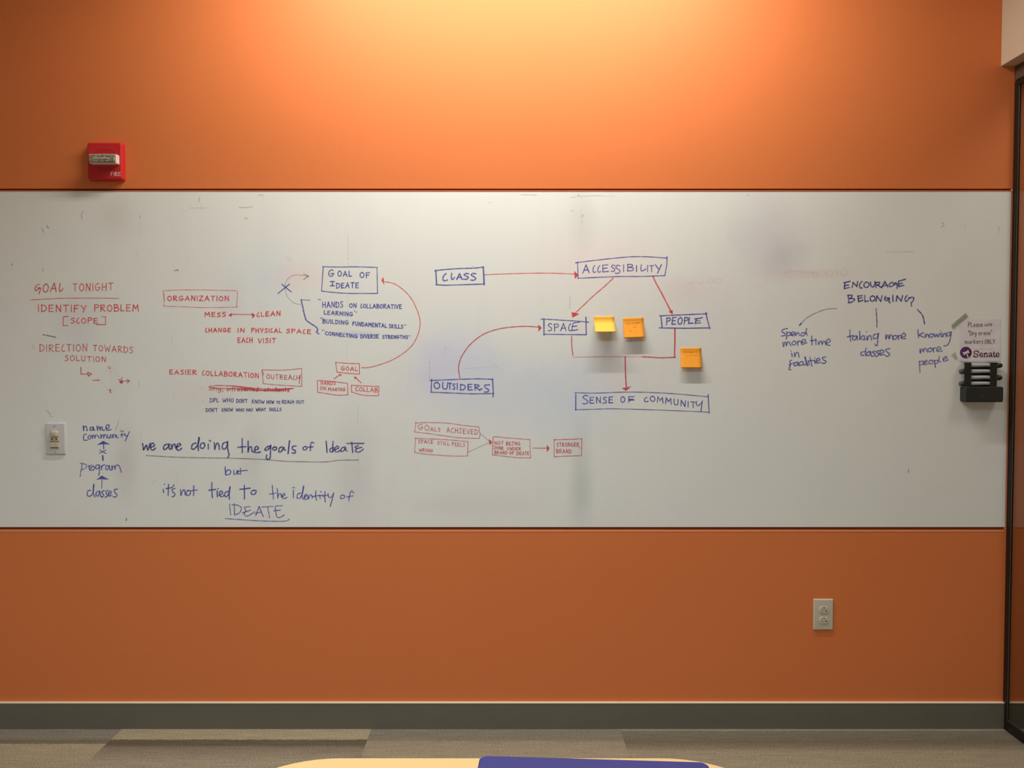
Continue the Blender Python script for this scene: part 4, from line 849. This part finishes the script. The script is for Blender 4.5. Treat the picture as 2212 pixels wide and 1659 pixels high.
# ------------------------------------------------------------------ occupancy switch
def plate_outline(u0, v0, u1, v1, y, r=.004):
    a = W(u0, v0, y); b = W(u1, v1, y)
    return a.x, b.x, b.z, a.z
def switch():
    YP = YF - .0062
    x0, x1, z0, z1 = plate_outline(97.5, 914, 141, 982, YP)
    c = ((x0 + x1) / 2, YF, (z0 + z1) / 2)
    t = thing('light_switch', 'white wall plate with ivory motion sensor switch, low on the left of the whiteboard', 'light switch', c)
    link('cover_plate', prism_y(bmesh.new(), rrect(x0, x1, z0, z1, .003, 4), YF, YP, bev=.0042, seg=5), M['plate'], t, smooth=True)
    def wz(u, v, y=YP): return W(*cp('L', u, v), y)
    a = wz(585, 590); b = wz(870, 1185)
    YI = YP - .001
    link('sensor_body', newbox(a.x, b.x, YI, YP + .002, b.z, a.z, bev=.0006), M['ivory'], t)
    # domed sensor lens
    a = wz(592, 596); b = wz(862, 825)
    cx, cz = (a.x + b.x) / 2, (a.z + b.z) / 2; rx, rz = (b.x - a.x) / 2, (a.z - b.z) / 2
    bm = bmesh.new(); n = 20; rings = []
    for i in range(7):
        ph = R(90 * i / 6); rings.append([(cx + rx * max(.02, math.cos(ph)) ** .6 * (abs(math.cos(2 * math.pi * k / n)) ** .5) * (1 if math.cos(2 * math.pi * k / n) > 0 else -1),
                                           YI - .0085 * math.sin(ph), cz + rz * max(.02, math.cos(ph)) ** .6 * (abs(math.sin(2 * math.pi * k / n)) ** .5) * (1 if math.sin(2 * math.pi * k / n) > 0 else -1)) for k in range(n)])
    V = [[bm.verts.new(p) for p in r] for r in rings]
    for p, q in zip(V, V[1:]):
        for i in range(n): bm.faces.new((p[i], p[(i + 1) % n], q[(i + 1) % n], q[i]))
    bm.faces.new(V[-1]); bm.faces.new(V[0][::-1])
    link('sensor_lens', bm, M['ivory'], t, smooth=True, label='bulging ivory sensor lens')
    for (u, v) in ((645, 885), (785, 885)):
        c = wz(u, v); bm = bmesh.new(); cyl(bm, (c.x, YI + .0005, c.z), (c.x, YI - .0012, c.z), .0033, n=16, bev=.0005)
        link('button', bm, M['btn'], t, label='small dark round button')
    a = wz(580, 955); b = wz(880, 978)
    link('slot_line', newbox(a.x, b.x, YI - .0004, YI + .0005, b.z, a.z), M['btn'], t)
    a = wz(592, 985); b = wz(864, 1150)
    link('rocker', newbox(a.x, b.x, YI - .0028, YI + .0005, b.z, a.z, bev=.0012), M['ivory'], t)
    a = wz(595, 1156); b = wz(862, 1182)
    link('slot_line', newbox(a.x, b.x, YI - .0003, YI + .0005, b.z, a.z), M['btn'], t)
    for (u, v) in ((722, 462), (738, 1316)):
        c = wz(u, v); bm = bmesh.new(); cyl(bm, (c.x, YP + .0005, c.z), (c.x, YP - .0012, c.z), .0022, n=14, bev=.0006)
        s = link('screw', bm, M['screw'], t)
switch()

# ------------------------------------------------------------------ power outlet
def outlet():
    YP = -.0058
    x0, x1, z0, z1 = plate_outline(1758, 1294.5, 1799.8, 1361, YP)
    t = thing('power_outlet', 'almond double power outlet low on the orange wall at the right', 'power outlet', ((x0 + x1) / 2, 0, (z0 + z1) / 2))
    link('cover_plate', prism_y(bmesh.new(), rrect(x0, x1, z0, z1, .003, 4), 0, YP, bev=.0035, seg=5), M['outlet'], t, smooth=True)
    def wz(u, v): return W(*cp('M', u, v), YP)
    for v0 in (622, 992):
        c = wz(822, v0); r, hh = .0168, .0142
        pts = []
        for i in range(40):
            a = 2 * math.pi * i / 40; X = r * math.cos(a); Z = max(-hh * .86, min(hh * .86, r * math.sin(a))); pts.append((c.x + X * 1.02, c.z + Z * .98))
        fc = link('receptacle_face', prism_y(bmesh.new(), pts, YP + .001, YP - .0022, bev=.001, seg=2), M['outlet'], t)
        g = wz(822, v0 - 84); bm = bmesh.new()
        cyl(bm, (g.x, YP + .0005, g.z), (g.x, YP - .0024, g.z), .0024, n=14)
        link('ground_hole', bm, M['slot'], fc)
        for (u, du, dv) in ((762, 10, 38), (882, 12, 42)):
            a = wz(u - du, v0 + 28 - dv); b = wz(u + du, v0 + 28 + dv)
            bm = newbox(a.x, b.x, YP - .0024, YP, b.z, a.z)
            if u > 800:
                a = wz(u, v0 + 20); b = wz(u + 58, v0 + 40); box(bm, a.x, b.x, YP - .00245, YP, b.z, a.z)
            link('slot', bm, M['slotbrown'], fc)
    c = wz(825, 812); bm = bmesh.new(); cyl(bm, (c.x, YP + .0005, c.z), (c.x, YP - .0008, c.z), .0022, n=14, bev=.0003)
    link('screw', bm, M['outlet'], t)
outlet()

# ------------------------------------------------------------------ sticky notes
def note(px, label, tilt, top=0.010, scrib=None, size=0.0762, paper='note'):
    """px: four image corners tl,tr; strip sticks to the board, the rest curls off it"""
    (ul, vl), (ur, vr) = px
    a = W(ul, vl, YF - .0006); b = W(ur, vr, YF - .0006)
    t = thing('sticky_note', label, 'sticky note', (a + b) / 2)
    ex = (b - a).normalized(); wdt = (b - a).length
    dn = Vector((ex.z, 0, -ex.x))
    bm = bmesh.new(); n = 14; rows = []
    th = .0004
    pos = Vector((0, 0, 0)); pts = [pos.copy()]; ang = 0.0
    for i in range(n):
        s = (i + 1) / n; ang = R(tilt) * min(1.0, max(0.0, (s - top / size) / 0.22))
        if s > .75: ang *= 1.0 + 0.10 * (s - .75) * 4
        pos = pos + dn * (size / n * math.cos(ang)) + Vector((0, -1, 0)) * (size / n * math.sin(ang)); pts.append(pos.copy())
    m = 6; grid = []
    for k in (0, 1):
        g = []
        for p in pts:
            g.append([bm.verts.new(a + p + ex * (wdt * j / m) + Vector((0, th * k, 0)) ) for j in range(m + 1)])
        grid.append(g)
    for i in range(n):
        for j in range(m):
            bm.faces.new((grid[0][i][j], grid[0][i][j + 1], grid[0][i + 1][j + 1], grid[0][i + 1][j]))
            bm.faces.new((grid[1][i][j], grid[1][i + 1][j], grid[1][i + 1][j + 1], grid[1][i][j + 1]))
    for j in range(m):
        for i in (0, n): bm.faces.new((grid[0][i][j], grid[0][i][j + 1], grid[1][i][j + 1], grid[1][i][j]))
    for i in range(n):
        for j in (0, m): bm.faces.new((grid[0][i][j], grid[0][i + 1][j], grid[1][i + 1][j], grid[1][i][j]))
    link('paper', bm, M[paper], t, smooth=True)
    if scrib:
        bm = bmesh.new()
        def at(s, x):
            f_ = s * n; i = min(n - 1, int(f_)); q = pts[i].lerp(pts[i + 1], f_ - i)
            nd = (pts[i + 1] - pts[i]).normalized(); nr = ex.cross(nd); nr = nr if nr.y < 0 else -nr
            return a + q + ex * (wdt * x) + nr * .0005
        for (s, xa, xb, wv) in scrib:
            k = 0; x = xa
            while x < xb:
                x2 = min(xb, x + random.uniform(.02, .04))
                s1 = s + random.uniform(-.012, .012); s2 = s + random.uniform(-.012, .012)
                vs = [bm.verts.new(at(*q)) for q in ((s1, x), (s2, x2), (s2 + wv, x2), (s1 + wv, x))]
                bm.faces.new(vs); x = x2 + (random.uniform(.01, .04) if random.random() < .35 else 0)
        link('scribble', bm, M['pencil'], t)
    return t
def npx(c, x, y): return cp(c, x, y)
note((cp('G', 596, 686), cp('G', 793, 684)), 'sticky note curling far off the board and tinted yellow as if brightly lit, beside the word SPACE', 47, top=.014, paper='note_lit', size=.0762)
note((cp('G', 877, 703), cp('G', 1076, 696)), 'orange sticky note with faint writing and a small dark spot, left of the word PEOPLE', 17, top=.012,
     scrib=[(.27, .12, .38, .018), (.25, .45, .85, .018), (.40, .25, .30, .01), (.38, .50, .72, .01), (.47, .45, .62, .01), (.46, .85, .9, .02), (.66, .44, .68, .01), (.62, .30, .34, .05)])
note((cp('G', 1433, 990), cp('G', 1636, 990)), 'orange sticky note on its own below the word PEOPLE', 15, top=.012,
     scrib=[(.20, .14, .62, .018), (.18, .72, .80, .014), (.38, .3, .6, .008), (.36, .68, .78, .02)])

# ------------------------------------------------------------------ paper sign and tape
def quad_sheet(crop, pts, y, th, nx=8, nz=8, wave=0.0):
    P = [W(*cp(crop, *p), y) for p in pts]      # tl tr br bl
    bm = bmesh.new(); g = []
    for k in (0, 1):
        G_ = []
        for i in range(nz + 1):
            row = []
            for j in range(nx + 1):
                q = P[0].lerp(P[1], j / nx).lerp(P[3].lerp(P[2], j / nx), i / nz)
                row.append(bm.verts.new(q + Vector((0, -th * (1 - k) - wave * (.5 + .5 * math.sin(j * 1.3 + i * .8)), 0))))
            G_.append(row)
        g.append(G_)
    for i in range(nz):
        for j in range(nx):
            bm.faces.new((g[0][i][j], g[0][i][j + 1], g[0][i + 1][j + 1], g[0][i + 1][j]))
            bm.faces.new((g[1][i][j], g[1][i + 1][j], g[1][i + 1][j + 1], g[1][i][j + 1]))
    for j in range(nx):
        for i in (0, nz): bm.faces.new((g[0][i][j], g[0][i][j + 1], g[1][i][j + 1], g[1][i][j]))
    for i in range(nz):
        for j in (0, nx): bm.faces.new((g[0][i][j], g[0][i + 1][j], g[1][i + 1][j], g[1][i][j]))
    return bm
def sign():
    YS = YF - .0006
    c = W(*cp('J', 600, 520), YS)
    t = thing('paper_sign', 'small white paper sign asking for dry erase markers, at the right end of the whiteboard', 'sign', c)
    link('sheet', quad_sheet('J', [(292, 205), (905, 198), (908, 828), (290, 832)], YF - .0004, .0003, wave=.0002), M['paper'], t)
    k = Ink(YF - .0013)
    for (s, x0, b, x1, h) in (('PLease', 425, 318, 640, 66), ('use', 672, 306, 782, 62), ('"Dry', 430, 445, 545, 64), ('erase"', 580, 440, 778, 62), ('markers', 378, 570, 645, 66), ('ONLY', 672, 572, 822, 64)):
        hh = h
        x = s
        text(k, 'J', x.replace('L', 'L').upper() if False else x, x0, b, x1, b - 4, hh, 1.05, .88, gap=.2, jit=.01)
    draw(k, 'J', '~505,655 560,648 600,656 650,646 700,655 760,645 800,650', .5, .5)
    k.build('lettering', M['print'], t, 'grey hand-style words PLease use "Dry erase" markers ONLY')
    k = Ink(YF - .0013)
    # bold serif Senate
    draw(k, 'J', '~575,690 545,678 515,690 520,715 560,730 572,752 545,768 508,756;575,682 575,705;508,742 508,764', 2.0, 1)      # S
    draw(k, 'J', '~598,738 640,735 630,708 605,712 598,745 620,768 645,755', 1.75, 1)                                               # e
    draw(k, 'J', '668,712 668,764;~670,725 695,708 708,722 708,764', 2.1, 1); draw(k, 'J', '655,764 682,764;696,764 722,764;655,712 668,712', .9, 1)   # n
    draw(k, 'J', '~735,718 760,706 775,720 775,758 788,764;~775,735 740,742 738,762 775,755', 1.85, 1)                              # a
    draw(k, 'J', '808,692 808,752;~808,752 818,766 832,758', 2.1, 1); draw(k, 'J', '795,712 830,712', .8, 1)                       # t
    draw(k, 'J', '~845,738 884,735 875,708 850,712 843,745 862,768 888,755', 1.75, 1)                                               # e
    k.build('lettering', M['print_plum'], t, 'bold dark plum word Senate')
    # round emblem
    def plum():
        m = bpy.data.materials.new('emblem_purple'); m.use_nodes = True; nt = m.node_tree; b = nt.nodes['Principled BSDF']
        tc = N(nt, 'ShaderNodeTexCoord'); sp = N(nt, 'ShaderNodeSeparateXYZ'); nt.links.new(tc.outputs['Generated'], sp.inputs[0])
        rp = N(nt, 'ShaderNodeValToRGB'); nt.links.new(sp.outputs['X'], rp.inputs[0])
        rp.color_ramp.elements[0].color = (0.10, 0.035, 0.20, 1); rp.color_ramp.elements[1].color = (0.13, 0.010, 0.045, 1)
        nt.links.new(rp.outputs[0], b.inputs['Base Color']); b.inputs['Roughness'].default_value = .6
        return m
    k = Ink(YF - .0012); cc = cp('J', 390, 702)
    k.fill([(cc[0] + 12.7 * math.cos(2 * math.pi * i / 32), cc[1] + 12.6 * math.sin(2 * math.pi * i / 32)) for i in range(32)], 1)
    e = k.build('emblem', plum(), t, 'round purple and plum emblem')
    k = Ink(YF - .0015)
    draw(k, 'J', '#340,695 352,692 358,700 395,685 402,676 418,668 428,665 438,678 425,680 445,698 440,708 428,712 410,712 385,720 372,742 358,735', 1, 1)
    draw(k, 'J', '#395,722 410,722 432,770 418,782', 1, 1)
    k.build('emblem_figure', alpha_mat('emblem_white', (0.82, .78, .82), 1, attr=True, noise=0), e, 'white gavel figure')
sign()
def tape(pts, crop, m, label):
    o = link('tape_strip', quad_sheet(crop, pts, YF - .0002 - .0014, .0002, 6, 2), M[m]); recenter(o)
    tag(o, label, 'adhesive tape', None); return o
tape([(172, 290), (385, 108), (425, 165), (195, 352)], 'J', 'tape', 'greyish strip of frosted tape slanting at the top left of the paper sign')
tape([(170, 738), (232, 688), (268, 800), (238, 808)], 'J', 'tape2', 'pale curled scrap of tape beside the purple emblem of the paper sign')

# ------------------------------------------------------------------ marker rack, markers and eraser
def J(u, v, y): return W(*cp('J', u, v), y)
def rack():
    yb = YF - .002
    yf = YF - .026
    c = J(610, 1030, YF)
    t = thing('marker_holder', 'black rack with two upright straps holding four markers, below the paper sign', 'marker holder', (c.x, YF, c.z))
    a = J(372, 850, yb); b = J(850, 1215, yb)
    link('back_plate', newbox(a.x, b.x, YF - .003, YF, b.z, a.z, bev=.001), M['blackpl'], t)
    for (u0, u1) in ((372, 468), (760, 852)):
        a = J(u0, 848, yf); b = J(u1, 1222, yf)
        bm = bmesh.new()
        box(bm, a.x, b.x, yf, yf + .0025, b.z, a.z, bev=.0008)
        box(bm, a.x, b.x, yf + .0025, YF - .0029, a.z - .0020, a.z, bev=.0005)
        box(bm, a.x, b.x, yf + .0025, YF - .0029, b.z, b.z + .0014, bev=.0005)
        link('strap', bm, M['blackpl'], t)
    rows = [(850, 938, 1), (945, 1026, -1), (1034, 1120, 1), (1128, 1208, -1)]
    wh = ['topmost marker in the black rack, dark cap at the right', 'second marker from the top in the black rack, cap at the left',
          'third marker from the top in the black rack, dark cap at the right', 'lowest marker in the black rack just above the eraser, cap at the left']
    for (v0, v1, sd), lb in zip(rows, wh):
        ym = YF - .0145
        ctr = J(610, (v0 + v1) / 2, ym); r = .0095
        m0 = thing('whiteboard_marker', 'grey dry-erase ' + lb, 'marker', ctr, 'markers in the black rack')
        z = ctr.z
        xa = J(385, 0, ym).x; xb = J(835, 0, ym).x
        cap_end = J(948, 0, ym).x if sd > 0 else J(312, 0, ym).x
        bm = bmesh.new(); cyl(bm, (xa, ym, z), (xb, ym, z), r * .93, n=24, bev=.001); link('barrel', bm, M['barrel'], m0, smooth=True)
        bm = bmesh.new()
        st = (xb, cap_end) if sd > 0 else (xa, cap_end)
        dr = 1 if sd > 0 else -1
        prof = [(0, r), (.6, r), (.8, r * .9), (.93, r * .68), (1, r * .3)]
        n = 24; V = []
        for q, rr in prof:
            x = st[0] + (st[1] - st[0]) * q
            V.append([bm.verts.new((x, ym + rr * math.cos(2 * math.pi * i / n), z + rr * math.sin(2 * math.pi * i / n))) for i in range(n)])
        for p, q in zip(V, V[1:]):
            for i in range(n): bm.faces.new((p[i], p[(i + 1) % n], q[(i + 1) % n], q[i]))
        bm.faces.new(V[0]); bm.faces.new(V[-1])
        link('cap', bm, M['capgrey'] if sd < 0 else M['blackpl'], m0, smooth=True, label='dark cap')
        if sd > 0:
            bm = bmesh.new(); cyl(bm, (xb, ym, z), (xb + .0055, ym, z), r * 1.03, n=24, bev=.0015); link('cap_ring', bm, M['barrel'], m0, smooth=True)
        # dark swoosh band along the lower side of the label
        bm = bmesh.new(); n = 16
        x0 = J(470, 0, ym).x; x1 = J(758, 0, ym).x; top = []; bot = []
        for i in range(n + 1):
            s = i / n; th = R(-38 + 16 * math.exp(-((s - .72) / .26) ** 2) + (0 if s > .15 else -6 * (1 - s / .15)))
            x = x0 + (x1 - x0) * s; rr = r * .95
            row = []
            for q in range(5):
                a_ = R(-88) + (th - R(-88)) * q / 4
                row.append(bm.verts.new((x, ym - rr * math.cos(a_), z + rr * math.sin(a_))))
            top.append(row)
        for p, q in zip(top, top[1:]):
            for i in range(4): bm.faces.new((p[i], p[i + 1], q[i + 1], q[i]))
        link('label_band', bm, M['blackpl'], m0, smooth=True, label='wavy black band on the barrel')
    # eraser
    ye = YF - .040
    a = J(392, 1212, ye); b = J(950, 1443, ye)
    e = thing('board_eraser', 'thick black board eraser below the marker rack', 'eraser', ((a.x + b.x) / 2, YF, b.z))
    link('handle', prism_y(bmesh.new(), rrect(a.x, b.x, b.z, a.z, .006, 5), YF - .016, ye, bev=.003, seg=3), M['black'], e)
    link('felt_pad', prism_y(bmesh.new(), rrect(a.x + .001, b.x - .001, b.z + .001, a.z - .001, .005, 4), YF, YF - .016), M['felt'], e)
    k = Ink(ye - .0003); draw(k, 'J', '612,1392 650,1330;670,1310 685,1292', .6, .5); k.build('scratch', alpha_mat('chalky_scratch', (.3, .3, .28), 1, attr=True, noise=.1), e)
rack()

# ------------------------------------------------------------------ table and laptop
def table():
    zt = .74
    e = G(870, 1637.5, zt); yE = e.y; r = .155
    xl = G(735, 1637.5, zt).x - r; xr = G(1428, 1637.5, zt).x + r
    y0 = yE - 1.25
    t = thing('table', 'small cream-topped table with rounded corners in the foreground', 'table', ((xl + xr) / 2, (yE + y0) / 2, 0))
    pts = rrect(xl, xr, y0, yE, r, 14)
    link('tabletop', prism_z(bmesh.new(), pts, zt - .004, zt, bev=.0008), M['tabletop'], t)
    link('edge_band', prism_z(bmesh.new(), pts, zt - .028, zt - .004, bev=.001), M['tabedge'], t)
    for sx, sy in ((xl + .12, y0 + .12), (xr - .12, y0 + .12), (xl + .12, yE - .12), (xr - .12, yE - .12)):
        bm = bmesh.new(); cyl(bm, (sx, sy, .022), (sx, sy, zt - .028), .019, n=20); lg = link('leg', bm, M['steel'], t, smooth=True)
        bm = bmesh.new(); cyl(bm, (sx, sy, .0), (sx, sy, .022), .024, n=20, bev=.003); link('foot', bm, M['rubber'], lg, smooth=True)
    return zt
zt = table()
def laptop():
    zl = zt + .0175
    a = G(1037, 1631, zl); b = G(1528, 1645.5, zl)
    ex = (b - a).normalized(); ey = Vector((ex.y, -ex.x, 0)); wd = (b - a).length; dp = .232
    c = a + ex * wd / 2 + ey * dp / 2
    t = thing('laptop', 'closed indigo blue laptop lying on the edge of the cream table', 'laptop', (c.x, c.y, zt))
    t.rotation_euler = (0, 0, 0)
    def slab(z0, z1, ins, bev, r=.011):
        bm = bmesh.new(); pts = rrect(-wd / 2 + ins, wd / 2 - ins, -dp / 2 + ins, dp / 2 - ins, r, 8)
        prism_z(bm, pts, z0, z1, bev)
        M4 = Matrix.Translation((c.x, c.y, 0)) @ Matrix.Rotation(math.atan2(ex.y, ex.x), 4, 'Z')
        bmesh.ops.transform(bm, matrix=M4, verts=bm.verts); return bm
    link('base', slab(zt + .0015, zt + .0098, .0006, .0015), M['bluecase'], t, smooth=False)
    link('lid', slab(zt + .0104, zl, 0, .0022), M['bluecase'], t, smooth=False)
    link('seam', slab(zt + .0098, zt + .0104, .003, 0), M['slot'], t)
    bm = slab(zt + .0104, zt + .0120, 0, 0); bm.free()
    bm = bmesh.new()
    M4 = Matrix.Translation((c.x, c.y, 0)) @ Matrix.Rotation(math.atan2(ex.y, ex.x), 4, 'Z')
    box(bm, -.006, .034, dp / 2 - .0002, dp / 2 + .0006, zt + .0085, zt + .0145, bev=.0004)
    bmesh.ops.transform(bm, matrix=M4, verts=bm.verts); link('finger_notch', bm, M['bluecase'], t)
    for sx in (-1, 1):
        for sy in (-1, 1):
            p = M4 @ Vector((sx * (wd / 2 - .03), sy * (dp / 2 - .03), 0)); bm = bmesh.new()
            cyl(bm, (p.x, p.y, zt), (p.x, p.y, zt + .0016), .006, n=12); link('foot', bm, M['rubber'], t)
laptop()
